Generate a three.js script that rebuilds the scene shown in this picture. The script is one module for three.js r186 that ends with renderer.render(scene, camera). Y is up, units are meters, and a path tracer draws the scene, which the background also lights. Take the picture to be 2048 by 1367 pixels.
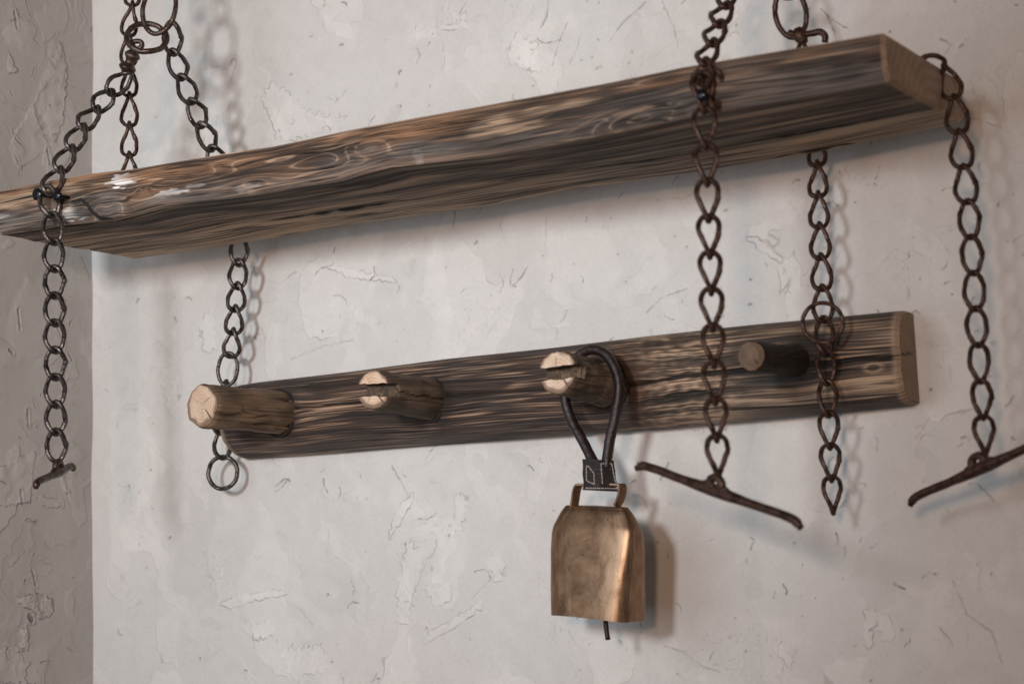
import * as THREE from 'three';
import { mergeGeometries } from 'three/addons/utils/BufferGeometryUtils.js';
import { RoundedBoxGeometry } from 'three/addons/geometries/RoundedBoxGeometry.js';
import { RectAreaLightUniformsLib } from 'three/addons/lights/RectAreaLightUniformsLib.js';
import { Brush, Evaluator, SUBTRACTION } from 'three-bvh-csg';

// ---------------------------------------------------------------- camera, light, exposure
const scene = new THREE.Scene();
scene.background = new THREE.Color().setRGB(0.075, 0.067, 0.062);      // dim surroundings of an indoor room
const V = (x, y, z) => new THREE.Vector3(x, y, z);
const CAM = V(1.0483, 0, 1.7), FWD = V(-0.5226, 0.093, -0.8475).normalize();
const UPV = V(0.0939, 0.9943, 0.0513), RGT = new THREE.Vector3().crossVectors(FWD, UPV).normalize(); UPV.crossVectors(RGT, FWD).normalize();
const camera = new THREE.PerspectiveCamera(2 * Math.atan(683.5 / 3330) * 180 / Math.PI, 1024 / 683, 0.05, 30);
camera.position.copy(CAM); camera.up.copy(UPV); camera.lookAt(CAM.clone().add(FWD));
camera.focus = 2.0; camera.userData.fStop = 5.0;
scene.add(camera);
RectAreaLightUniformsLib.init();
function area(name, color, power, w, h, from, to) {
  const l = new THREE.RectAreaLight(color, power, w, h); l.name = name; l.position.copy(from); l.lookAt(to); scene.add(l); return l;
}
{
  const l = new THREE.SpotLight(new THREE.Color().setRGB(0.9, 0.96, 1.0), 18.5, 0, 0.34, 1, 2); l.name = 'daylight_spot'; l.position.set(0.6, 0.6, 3.1); l.target.position.set(-0.32, 0.34, 0); l.castShadow = true; l.shadow.radius = 8; scene.add(l, l.target);
}
area('added_soft_light', new THREE.Color().setRGB(0.84, 0.97, 1.07), 2.8, 1.2, 1.0, V(-0.5, 0.3, 1.65), V(-0.4, 0.0, 0));  // unseen soft cool source, added to brighten the left and soften shadows
area('room_lamp', new THREE.Color().setRGB(1.0, 0.63, 0.43), 180, 0.2, 0.2, V(1.32, 0.36, 3.1), V(0.1, 0.1, 0));
const renderer = new THREE.WebGLRenderer({ antialias: true });
renderer.toneMapping = THREE.LinearToneMapping; renderer.toneMappingExposure = 1;
renderer.shadowMap.enabled = true;

// ---------------------------------------------------------------- helpers
let seed = 7;
const rnd = () => { seed = (seed + 0x6D2B79F5) | 0; let t = Math.imul(seed ^ (seed >>> 15), 1 | seed); t = (t + Math.imul(t ^ (t >>> 7), 61 | t)) ^ t; return ((t ^ (t >>> 14)) >>> 0) / 4294967296; };
const rr = (a, b) => a + (b - a) * rnd();
const clamp = (x, a = 0, b = 1) => x < a ? a : x > b ? b : x, lerp = (a, b, t) => a + (b - a) * t;
const ss = (a, b, x) => { const t = clamp((x - a) / (b - a)); return t * t * (3 - 2 * t); };
const PERM = new Uint8Array(1024); { const p = [...Array(256).keys()]; for (let i = 255; i > 0; i--) { const j = Math.floor(rnd() * (i + 1)); [p[i], p[j]] = [p[j], p[i]]; } for (let i = 0; i < 1024; i++) PERM[i] = p[i & 255]; }
const GX = new Float64Array(256), GY = new Float64Array(256), GZ = new Float64Array(256);
for (let i = 0; i < 256; i++) { const g = [[1, 1, 0], [-1, 1, 0], [1, -1, 0], [-1, -1, 0], [1, 0, 1], [-1, 0, 1], [1, 0, -1], [-1, 0, -1], [0, 1, 1], [0, -1, 1], [0, 1, -1], [0, -1, -1]][i % 12]; GX[i] = g[0]; GY[i] = g[1]; GZ[i] = g[2]; }
function N(x, y, z = 0) {                                              // gradient noise, about -1..1
  const X = Math.floor(x), Y = Math.floor(y), Z = Math.floor(z); x -= X; y -= Y; z -= Z;
  const u = x * x * x * (x * (x * 6 - 15) + 10), v = y * y * y * (y * (y * 6 - 15) + 10), w = z * z * z * (z * (z * 6 - 15) + 10), x1 = x - 1, y1 = y - 1;
  const i0 = X & 255, i1 = (X + 1) & 255, j0 = Y & 255, j1 = (Y + 1) & 255, k0 = PERM[Z & 255];
  const a = PERM[j0 + k0], b = PERM[j1 + k0]; let h = PERM[i0 + a];
  const n000 = GX[h] * x + GY[h] * y + GZ[h] * z; h = PERM[i1 + a]; const n100 = GX[h] * x1 + GY[h] * y + GZ[h] * z; h = PERM[i0 + b]; const n010 = GX[h] * x + GY[h] * y1 + GZ[h] * z; h = PERM[i1 + b]; const n110 = GX[h] * x1 + GY[h] * y1 + GZ[h] * z;
  const e = n000 + (n100 - n000) * u, f = n010 + (n110 - n010) * u, lo = e + (f - e) * v; if (z === 0) return lo * 1.3;
  const z1 = z - 1, k1 = PERM[(Z + 1) & 255], c = PERM[j0 + k1], d = PERM[j1 + k1]; h = PERM[i0 + c];
  const n001 = GX[h] * x + GY[h] * y + GZ[h] * z1; h = PERM[i1 + c]; const n101 = GX[h] * x1 + GY[h] * y + GZ[h] * z1; h = PERM[i0 + d]; const n011 = GX[h] * x + GY[h] * y1 + GZ[h] * z1; h = PERM[i1 + d]; const n111 = GX[h] * x1 + GY[h] * y1 + GZ[h] * z1;
  const p = n001 + (n101 - n001) * u, q = n011 + (n111 - n011) * u; return (lo + (p + (q - p) * v - lo) * w) * 1.3;
}
const fbm = (x, y, z = 0, o = 4) => { let s = 0, a = 0.55; for (let i = 0; i < o; i++) { s += a * N(x, y, z + i * 7); x *= 2.03; y *= 2.03; a *= 0.5; } return s; };
const enc = (c) => { c = clamp(c); return 255 * (c <= 0.0031308 ? 12.92 * c : 1.055 * Math.pow(c, 1 / 2.4) - 0.055); };
function makeMaps(w, h, fn, wrap = THREE.RepeatWrapping) {             // fn(u, v, px, py) -> [r, g, b, height 0..1, roughness]
  const c = new Uint8Array(w * h * 4), b = new Float32Array(w * h * 4), r = new Uint8Array(w * h * 4);
  for (let j = 0; j < h; j++) for (let i = 0; i < w; i++) {
    const o = fn((i + 0.5) / w, (j + 0.5) / h, i, j), k = (j * w + i) * 4;
    c[k] = enc(o[0]); c[k + 1] = enc(o[1]); c[k + 2] = enc(o[2]); c[k + 3] = 255;
    b[k] = b[k + 1] = b[k + 2] = o[3] ?? 0.5; b[k + 3] = 1; r[k] = 255; r[k + 1] = 255 * (o[4] ?? 0.8); r[k + 2] = 255; r[k + 3] = 255;
  }
  const t = (d, type, srgb) => { const x = new THREE.DataTexture(d, w, h, THREE.RGBAFormat, type); x.magFilter = x.minFilter = THREE.LinearFilter; x.wrapS = x.wrapT = wrap; if (srgb) x.colorSpace = THREE.SRGBColorSpace; x.needsUpdate = true; return x; };
  return { map: t(c, THREE.UnsignedByteType, true), bumpMap: t(b, THREE.FloatType), roughnessMap: t(r, THREE.UnsignedByteType) };
}
const mat = (o) => new THREE.MeshStandardMaterial({ roughness: 1, ...o });
const punch = (c, m = 0.13, p = 0.32) => { const l = 0.3 * c[0] + 0.6 * c[1] + 0.1 * c[2], g = clamp(Math.pow(l / m, p), 0.45, 1.6); return [c[0] * g, c[1] * g, c[2] * g]; };
const mix3 = (a, b, t) => [a[0] + (b[0] - a[0]) * t, a[1] + (b[1] - a[1]) * t, a[2] + (b[2] - a[2]) * t];
// a point on the plane z = depth (or y = height) seen at a pixel of the photograph, for measuring real sizes
const ray = (u, v) => RGT.clone().multiplyScalar((u - 1024) / 3330).addScaledVector(UPV, -(v - 683.5) / 3330).add(FWD);
const onZ = (u, v, z) => { const d = ray(u, v); return CAM.clone().addScaledVector(d, (z - CAM.z) / d.z); };
const onY = (u, v, y) => { const d = ray(u, v); return CAM.clone().addScaledVector(d, (y - CAM.y) / d.y); };
const interp = (pts, x) => { if (x <= pts[0][0]) return pts[0][1]; for (let i = 1; i < pts.length; i++) if (x <= pts[i][0]) return lerp(pts[i - 1][1], pts[i][1], (x - pts[i - 1][0]) / (pts[i][0] - pts[i - 1][0])); return pts[pts.length - 1][1]; };
const used = {};
const numbered = (n) => { used[n] = (used[n] ?? 0) + 1; return used[n] === 1 ? n : n + '_' + String(used[n] - 1).padStart(3, '0'); };
function mesh(name, geo, material, parent) { const m = new THREE.Mesh(geo, material); m.name = name; m.castShadow = m.receiveShadow = true; parent.add(m); return m; }
function thing(name, label, category, at = V(0, 0, 0), group) {
  const g = new THREE.Group(); g.name = numbered(name); g.position.copy(at); g.userData = { label, category }; if (group) g.userData.group = group; scene.add(g); return g;
}
// a tube of varying radius along a curve; flat: squash of the section, rough: noise of the radius
function tube(curve, radius, segs, rad, closed = false, o = {}) {
  const fr = curve.computeFrenetFrames(segs, closed), pos = [], uv = [], idx = [], P = V(0, 0, 0), L = curve.getLength();
  for (let i = 0; i <= segs; i++) {
    curve.getPointAt(closed && i === segs ? 0 : i / segs, P); const ii = closed && i === segs ? 0 : i, t = ii / segs, r = typeof radius === 'function' ? radius(t) : radius;
    for (let j = 0; j <= rad; j++) {
      const a = (j % rad) / rad * Math.PI * 2, n = fr.normals[ii], b = fr.binormals[ii];
      const k = r * (1 + (o.rough ?? 0) * N(Math.cos(a) * 1.5 + (o.s ?? 0), Math.sin(a) * 1.5, t * L / r * 0.35));
      const c = Math.cos(a) * k, s = Math.sin(a) * k * (o.flat ?? 1);
      pos.push(P.x + n.x * c + b.x * s, P.y + n.y * c + b.y * s, P.z + n.z * c + b.z * s); uv.push(t * L / 0.06, j / rad * 0.3);
    }
  }
  for (let i = 0; i < segs; i++) for (let j = 0; j < rad; j++) { const a = i * (rad + 1) + j, b = a + rad + 1; idx.push(a, b, a + 1, b, b + 1, a + 1); }
  if (!closed) for (const e of [0, segs]) {                            // end caps
    const c = pos.length / 3; curve.getPointAt(e / segs, P); pos.push(P.x, P.y, P.z); uv.push(0.5, 0.15);
    const base = e * (rad + 1);
    for (let j = 0; j < rad; j++) e ? idx.push(base + j, c, base + j + 1) : idx.push(base + j, base + j + 1, c);
  }
  const g = new THREE.BufferGeometry(); g.setAttribute('position', new THREE.Float32BufferAttribute(pos, 3)); g.setAttribute('uv', new THREE.Float32BufferAttribute(uv, 2)); g.setIndex(idx); g.computeVertexNormals();
  return g;
}
const curveOf = (pts, closed = false) => new THREE.CatmullRomCurve3(pts, closed, 'centripetal');
// a grid nu x nv; fn(i/nu, j/nv) -> [x, y, z, u, v]
function grid(nu, nv, fn, flip = false) {
  const pos = [], uv = [], idx = [];
  for (let i = 0; i <= nu; i++) for (let j = 0; j <= nv; j++) { const p = fn(i / nu, j / nv); pos.push(p[0], p[1], p[2]); uv.push(p[3], p[4]); }
  for (let i = 0; i < nu; i++) for (let j = 0; j < nv; j++) { const a = i * (nv + 1) + j, b = a + nv + 1; flip ? idx.push(a, a + 1, b, b, a + 1, b + 1) : idx.push(a, b, a + 1, b, b + 1, a + 1); }
  const g = new THREE.BufferGeometry(); g.setAttribute('position', new THREE.Float32BufferAttribute(pos, 3)); g.setAttribute('uv', new THREE.Float32BufferAttribute(uv, 2)); g.setIndex(idx); g.computeVertexNormals();
  return g;
}

// ---------------------------------------------------------------- plaster walls
// Relief of hand-trowelled plaster: heights in metres, dirt 0..1, on w x h texels of a patch sx x sy metres.
function plaster(w, h, sx, sy, ox, opts, polys, strokes) {
  const H = new Float32Array(w * h), D = new Float32Array(w * h), T = new Float32Array(w * h), mx = sx / w;
  for (let j = 0; j < h; j++) for (let i = 0; i < w; i++) {
    const x = i * mx + ox, y = j * mx, k = j * w + i;
    const wx = x + 0.03 * N(x * 14, y * 14, 3) + 0.008 * N(x * 55, y * 55, 4), wy = y + 0.03 * N(x * 14, y * 14, 8) + 0.008 * N(x * 55, y * 55, 9);
    const crisp = ss(-0.15, 0.5, N(x * 11, y * 11, 21)), a = fbm(wx * 7, wy * 5.5, 1), b = fbm((wx + wy * 0.6) * 13, (wy - wx * 0.6) * 6, 5);
    const wa = lerp(0.25, 0.012, crisp), wb = lerp(0.3, 0.02, ss(0, 0.5, N(x * 9, y * 9, 31)));
    let hh = 0.0009 * opts.plate * ss(0.1, 0.1 + wa, a) + 0.0007 * opts.plate * ss(0.14, 0.14 + wb, b) - 0.0004 * ss(0.24, 0.24 + wa, -a);
    hh += 0.00008 * N(x * 420, y * 420) + 0.0001 * fbm(x * 90, y * 90, 2, 3) * (0.5 + crisp) + 0.0005 * N(x * 22, y * 16, 12);
    const rg = ss(0.07, 0.0, Math.abs(N((wx + wy * 0.5) * 8, (wy - wx * 0.5) * 20, 44))) * ss(0.05, 0.45, N(x * 7, y * 6, 45)); hh += 0.0004 * rg + 0.00008 * N(x * 330, y * 330, 46);
    D[k] = 0.16 * rg * ss(0, 0.5, N(x * 50, y * 50, 47)) + 0.3 * ss(0.3, 0.8, N(wx * 210 + y * 90, wy * 170 - x * 60, 6) + 0.5 * N(x * 410, y * 380, 7)) * ss(0.1, 0.7, N(x * 9, y * 14, 41)) + 0.5 * ss(0.02, 0, Math.abs(a - 0.1 - wa * 0.3)) * crisp * ss(0, 0.4, N(x * 30, y * 30, 50));
    H[k] = hh; T[k] = 0.07 * (ss(0.1, 0.1 + wa, a) - 0.4) + 0.05 * (ss(0.14, 0.14 + wb, b) - 0.4) - 0.05 * ss(0.24, 0.24 + wa, -a);
  }
  const patch = (x0, x1, y0, y1, fn) => {
    for (let j = Math.max(0, Math.floor(y0 / mx)); j <= Math.min(h - 1, Math.ceil(y1 / mx)); j++) for (let i = Math.max(0, Math.floor((x0 - ox) / mx)); i <= Math.min(w - 1, Math.ceil((x1 - ox) / mx)); i++) fn(i * mx + ox, j * mx, j * w + i);
  };
  const seg = (x, y, a, b) => { const dx = b[0] - a[0], dy = b[1] - a[1], t = clamp(((x - a[0]) * dx + (y - a[1]) * dy) / (dx * dx + dy * dy + 1e-12)); return [Math.hypot(x - a[0] - dx * t, y - a[1] - dy * t), t]; };
  for (const { p, amp = 0.0012, soft = 0.001, n = 0.003, rough = 0 } of polys) {          // slabs left by the trowel
    const xs = p.map((q) => q[0]), ys = p.map((q) => q[1]);
    patch(Math.min(...xs) - 0.01, Math.max(...xs) + 0.01, Math.min(...ys) - 0.01, Math.max(...ys) + 0.01, (x, y, k) => {
      const X = x + n * N(x * 120, y * 120, 61), Y = y + n * N(x * 120, y * 120, 65); let d = 1, inside = false;
      for (let i = 0, j = p.length - 1; i < p.length; j = i++) { d = Math.min(d, seg(X, Y, p[j], p[i])[0]); if ((p[i][1] > Y) !== (p[j][1] > Y) && X < (p[j][0] - p[i][0]) * (Y - p[i][1]) / (p[j][1] - p[i][1]) + p[i][0]) inside = !inside; }
      const sd = inside ? d : -d, edge = 0.4 + 0.6 * ss(-0.3, 0.3, N(x * 40, y * 40, 70));
      H[k] += amp * ss(-soft, soft, sd) * edge + rough * ss(0, 0.002, sd) * N(x * 260, y * 260, 3); D[k] += 0.5 * ss(0.0013, 0.0002, Math.abs(sd + 0.0006)) * ss(0.0, 0.35, N(x * 35, y * 35, 77)); T[k] += 0.06 * ss(-soft, soft, sd);
    });
  }
  for (const { p, wid = 0.0011, amp = -0.0006, dirt = 0.5, lip = 0.4 } of strokes) {       // scratches and lips
    const xs = p.map((q) => q[0]), ys = p.map((q) => q[1]);
    patch(Math.min(...xs) - 0.006, Math.max(...xs) + 0.006, Math.min(...ys) - 0.006, Math.max(...ys) + 0.006, (x, y, k) => {
      const X = x + 0.0012 * N(x * 200, y * 200, 80), Y = y + 0.0012 * N(x * 200, y * 200, 85); let d = 1;
      for (let i = 1; i < p.length; i++) d = Math.min(d, seg(X, Y, p[i - 1], p[i])[0]);
      const m = 0.45 + 0.55 * ss(-0.4, 0.3, N(x * 90, y * 90, 88));
      H[k] += amp * m * ss(wid, wid * 0.2, d) + -lip * amp * m * ss(wid * 2.6, wid * 1.4, d) * ss(wid * 0.8, wid * 1.4, d); D[k] += dirt * m * ss(wid, wid * 0.3, d);
    });
  }
  return { H, D, T, w, h };
}
const markSet = (n, x0, x1, y0, y1, lo, hi, wl, wh) => {
  const out = [];
  for (let i = 0; i < n; i++) {
    let x = rr(x0, x1), y = rr(y0, y1), a = rr(0, 1) < 0.6 ? rr(0.3, 1.4) : rr(0, 6.28); const L = lo + (hi - lo) * Math.pow(rnd(), 2.5), c = rr(-1.2, 1.2), p = [[x, y]];
    for (let k = 0; k < 4; k++) { x += Math.cos(a) * L / 4; y += Math.sin(a) * L / 4; a += c * rr(0, 1); p.push([x, y]); }
    out.push({ p, wid: rr(wl, wh), amp: rnd() < 0.8 ? -rr(0.0006, 0.0016) : rr(0.0004, 0.0009), dirt: rr(0.2, 0.95) });
  }
  return out;
};
const plasterMat = (P, base, warm, wrapX) => {
  const lo = -0.0025, span = 0.006;
  const m = makeMaps(P.w, P.h, (u, v, i, j) => {
    const k = j * P.w + i, x = u * 8, y = v * 6, n = N(x * 0.7, y * 0.7, 90), f = 1 + 0.035 * fbm(x, y, 91) + 0.03 * N(x * 9, y * 9, 92) + 0.03 * N(x * 40, y * 40, 94) + 0.05 * N(x * 150, y * 150, 95), d = clamp(P.D[k]);
    const c = mix3(base, warm, 0.5 + 0.5 * n), q = f * (1 - 0.5 * d) * (1 + P.T[k]);
    return [c[0] * q, c[1] * q * (1 - 0.04 * d), c[2] * q * (1 - 0.08 * d), (P.H[k] - lo) / span];
  }, THREE.MirroredRepeatWrapping);
  return mat({ map: m.map, bumpMap: m.bumpMap, bumpScale: span, roughness: 0.92 });
};
const WX = -0.79, WY = -0.36, WSX = 1.6, WSY = 1.2;                    // the patch of back wall that the texture covers
const wp = (...px) => px.map(([u, v]) => { const p = onZ(u, v, 0); return [p.x, p.y - WY]; });
const wallPolys = [
  { p: wp([1490, 476], [1512, 474], [1566, 518], [1560, 528], [1520, 502]), amp: 0.002 },
  { p: wp([650, 535], [665, 528], [700, 540], [785, 556], [792, 565], [700, 556]), amp: 0.0012 },
  { p: wp([775, 1068], [800, 1010], [830, 985], [826, 1000], [792, 1058], [780, 1078]), amp: 0.0016 },
  { p: wp([438, 1208], [470, 1190], [560, 1180], [575, 1188], [500, 1204], [455, 1218]), amp: 0.0016 },
  { p: wp([846, 1288], [858, 1262], [935, 1222], [968, 1195], [960, 1218], [905, 1258]), amp: 0.002, rough: 0.0002 },
  { p: wp([815, 1085], [850, 1110], [830, 1180], [812, 1245], [790, 1240], [795, 1170]), amp: 0.0011, n: 0.006 },
  { p: wp([850, 1180], [900, 1165], [905, 1195], [870, 1215]), amp: 0.001, n: 0.006 },
  { p: wp([500, 1250], [540, 1240], [545, 1275], [505, 1280]), amp: 0.0012, n: 0.005 },
  { p: wp([1725, 1290], [1730, 1225], [1748, 1210], [1752, 1240], [1738, 1300]), amp: 0.0014, n: 0.004 },
  { p: wp([1545, 1300], [1550, 1272], [1585, 1320], [1580, 1340]), amp: 0.001 },
  { p: wp([540, 165], [575, 185], [600, 215], [650, 235], [690, 230], [640, 262], [560, 285], [520, 200]), amp: 0.0014, n: 0.007 },
  { p: wp([875, 50], [918, 48], [920, 25], [930, 25], [935, 58], [880, 60]), amp: 0.0012, n: 0.001 },
  { p: wp([1010, 100], [1030, 60], [1075, 90], [1080, 150], [1020, 125]), amp: 0.001, rough: 0.0005, n: 0.006 },
  { p: wp([395, 640], [420, 620], [430, 700], [405, 705]), amp: 0.0009, n: 0.005 }, { p: wp([320, 740], [350, 730], [358, 810], [335, 835]), amp: 0.0009, n: 0.006 },
  { p: wp([1750, 1220], [1775, 1230], [1790, 1270], [1764, 1290]), amp: 0.0009, n: 0.004 },
  { p: wp([970, 1120], [1000, 1100], [1010, 1150], [985, 1165]), amp: 0.0009, n: 0.006 }, { p: wp([560, 1300], [640, 1290], [660, 1340], [580, 1360]), amp: 0.0009, n: 0.008 },
  { p: wp([915, 980], [935, 1000], [920, 1060], [898, 1075]), amp: 0.0009, n: 0.006 },
];
const wallStrokes = [
  { p: wp([1218, 84], [1245, 45], [1290, 5]), wid: 0.0013, amp: -0.0008 }, { p: wp([1322, 2], [1345, 50], [1355, 95]), wid: 0.001 },
  { p: wp([1140, 130], [1155, 95], [1162, 68]), amp: 0.0007, dirt: 0.2 }, { p: wp([1105, 130], [1120, 80], [1135, 45]), wid: 0.0009 },
  { p: wp([580, 720], [640, 695], [705, 680]), wid: 0.0016, amp: -0.0005, dirt: 0.3 }, { p: wp([1290, 625], [1320, 595], [1370, 578]), wid: 0.001 },
  { p: wp([1325, 1292], [1365, 1305], [1405, 1335], [1440, 1345]), wid: 0.0009 }, { p: wp([1895, 232], [1950, 238], [2000, 255]), wid: 0.0009 },
  { p: wp([1790, 1168], [1810, 1180]), wid: 0.002, amp: -0.001, dirt: 0.9 }, { p: wp([1500, 1075], [1508, 1080], [1500, 1100]), wid: 0.0012, dirt: 0.8 },
  { p: wp([1905, 1160], [1935, 1230], [1985, 1265], [2005, 1330]), wid: 0.001 }, { p: wp([1093, 430], [1090, 490]), amp: 0.0005, dirt: 0.25 },
  { p: wp([1843, 1157], [1862, 1145]), wid: 0.001, dirt: 0.8 }, { p: wp([1880, 78], [1905, 90], [1890, 108]), wid: 0.0012, dirt: 0.7 }, { p: wp([1660, 490], [1645, 500], [1640, 570]), wid: 0.0008, amp: -0.0003, dirt: 0.3 },
  { p: wp([830, 95], [838, 110], [832, 125]), wid: 0.0016, dirt: 0.6 }, { p: wp([885, 90], [888, 125], [882, 140]), wid: 0.0009, dirt: 0.4 }, { p: wp([1015, 100], [1032, 65]), wid: 0.0012, dirt: 0.6 },
  { p: wp([945, 1195], [1000, 1140]), wid: 0.0008, dirt: 0.3 }, { p: wp([785, 935], [800, 960], [815, 990]), wid: 0.002, dirt: 0.5 }, { p: wp([655, 1060], [650, 1110]), wid: 0.001, dirt: 0.3 },
  { p: wp([700, 1160], [712, 1182]), wid: 0.0016, amp: 0.0008, dirt: 0.3 },
  ...markSet(60, -0.7, -0.2, 0.02, 1.15, 0.003, 0.03, 0.0006, 0.0014), ...markSet(190, -0.3, 0.75, 0.02, 1.15, 0.002, 0.035, 0.0006, 0.0013), ...markSet(230, -0.3, 0.75, 0.02, 1.15, 0.001, 0.007, 0.0007, 0.0016), ...markSet(260, 0.0, 0.75, 0.05, 1.1, 0.002, 0.018, 0.0005, 0.0011),
];
const backRelief = plaster(2048, 1536, WSX, WSY, WX, { plate: 0.75 }, wallPolys, wallStrokes);
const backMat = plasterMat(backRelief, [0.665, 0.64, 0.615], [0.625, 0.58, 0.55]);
const WALL_LEAN = 0.041 / 0.98, wallLeftX = (y) => -0.7165 + WALL_LEAN * y;      // the side wall is out of plumb
const swell = (x, y) => 0.003 * N(x * 3.1, y * 3.1, 13) + 0.0015 * N(x * 8, y * 8, 14);
{
  const x0 = -0.86, x1 = 2.4, y0 = -1.0, y1 = 1.7;
  const front = grid(320, 260, (a, b) => { const x = lerp(x0, x1, a), y = lerp(y0, y1, b); return [x, y, swell(x, y) - 0.001, (x - WX) / WSX, (y - WY) / WSY]; });
  const slab = new THREE.BoxGeometry(x1 - x0, y1 - y0, 0.2); slab.translate((x0 + x1) / 2, (y0 + y1) / 2, -0.112);
  const m = mesh('wall_back', mergeGeometries([front, slab]), backMat, scene); m.userData = { kind: 'structure' };
}
const LSZ = 0.6, lp = (...px) => px.map(([u, v]) => { const d = ray(u, v), t = (-0.706 - CAM.x) / d.x, p = CAM.clone().addScaledVector(d, t); return [p.z, p.y - WY]; });
const leftRelief = plaster(900, 1800, LSZ, 1.2, 0, { plate: 1.05 }, [
  { p: lp([52, 215], [72, 150], [100, 92], [108, 100], [118, 150], [115, 240], [100, 290], [75, 265], [58, 240]), amp: 0.0026, soft: 0.0012, rough: 0.0002 },
  { p: lp([20, 270], [50, 215], [75, 265], [90, 300], [30, 340], [5, 300]), amp: 0.0018, soft: 0.002 }, { p: lp([80, 990], [140, 1000], [138, 1015], [95, 1012]), amp: 0.0016 },
  { p: lp([0, 1012], [30, 1010], [70, 1005], [78, 900], [0, 940]), amp: 0.0016 }, { p: lp([40, 1195], [95, 1185], [118, 1200], [122, 1225], [100, 1240], [82, 1222], [62, 1215]), amp: 0.004, rough: 0.0008, soft: 0.0015 },
  { p: lp([55, 1255], [72, 1252], [75, 1300], [45, 1305], [60, 1280]), amp: 0.0025, rough: 0.0006 }, { p: lp([0, 1310], [50, 1290], [76, 1330], [70, 1366], [0, 1366]), amp: 0.0018, n: 0.006 },
  { p: lp([118, 920], [128, 915], [140, 965], [150, 985], [138, 985]), amp: 0.0018 }, { p: lp([0, 110], [20, 150], [0, 150]), amp: 0.002 },
], [
  ...[[[8, 30], [14, 62]], [[50, 980], [55, 1008]], [[20, 700], [26, 705]], [[35, 620], [40, 660]], [[60, 820], [62, 850]], [[85, 300], [92, 330]], [[78, 1140], [86, 1170]]].map((q) => ({ p: lp(...q), wid: 0.0025, amp: -0.0018, dirt: 0.35 })),
  { p: lp([75, 1232], [80, 1240]), wid: 0.004, amp: -0.004, dirt: 0.9 },
  ...markSet(120, 0, 0.32, 0, 1.2, 0.004, 0.04, 0.0008, 0.0022).map((m) => ({ ...m, dirt: m.dirt * 0.5, amp: m.amp * 1.1 })),
]);
{
  const front = grid(90, 260, (a, b) => { const z = lerp(-0.02, 1.1, a), y = lerp(-1.0, 1.7, b); return [wallLeftX(y) + 0.003 * N(z * 5, y * 4, 33) + 0.001 * N(z * 14, y * 11, 34), y, z, z / LSZ, (y - WY) / 1.2]; }, true);
  const slab = new THREE.BoxGeometry(0.2, 2.7, 1.12); slab.translate(-0.106, 0, 0); { const p = slab.attributes.position; for (let i = 0; i < p.count; i++) p.setXYZ(i, p.getX(i) + wallLeftX(p.getY(i) + 0.35) - 0.006, p.getY(i) + 0.35, p.getZ(i) + 0.54); }
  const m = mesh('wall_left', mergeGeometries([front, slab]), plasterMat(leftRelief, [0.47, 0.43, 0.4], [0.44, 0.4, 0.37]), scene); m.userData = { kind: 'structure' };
}

// ---------------------------------------------------------------- shelf plank
const SX0 = -0.5425, SX1 = 0.5855, SL = SX1 - SX0, ZF = 0.298, ZB = 0.07;
const line = (pts, z) => pts.map(([u, v]) => { const p = onZ(u, v, z); return [p.x, p.y]; });
const topEdge = line([[-10, 382], [0, 380], [105, 360], [181, 346], [266, 337], [361, 321], [500, 298], [541, 293], [724, 254], [980, 208], [1204, 167], [1363, 134], [1755, 67]], 0.295);
const lowEdge = line([[-10, 470], [0, 468], [122, 448], [220, 439], [317, 414], [500, 390], [683, 361], [783, 335], [980, 311], [1170, 278], [1380, 232], [1775, 165]], 0.294);
const backEdge = line([[276, 518], [480, 489], [651, 460], [785, 440], [980, 414], [1180, 376], [1387, 347], [1635, 308], [1930, 245]], ZB);
const shelfTop = (X) => interp(topEdge, X), shelfLow = (X) => interp(lowEdge, X);
const F = (u, v) => { const p = onZ(u, v, ZF); return [p.x, (shelfTop(p.x) - p.y) / (shelfTop(p.x) - shelfLow(p.x))]; };
const C = { orange: [0.27, 0.135, 0.068], tan: [0.4, 0.265, 0.175], brown: [0.07, 0.037, 0.024], grey: [0.165, 0.133, 0.115], dgrey: [0.072, 0.062, 0.058], white: [0.62, 0.59, 0.57], dark: [0.02, 0.014, 0.011] };
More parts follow.
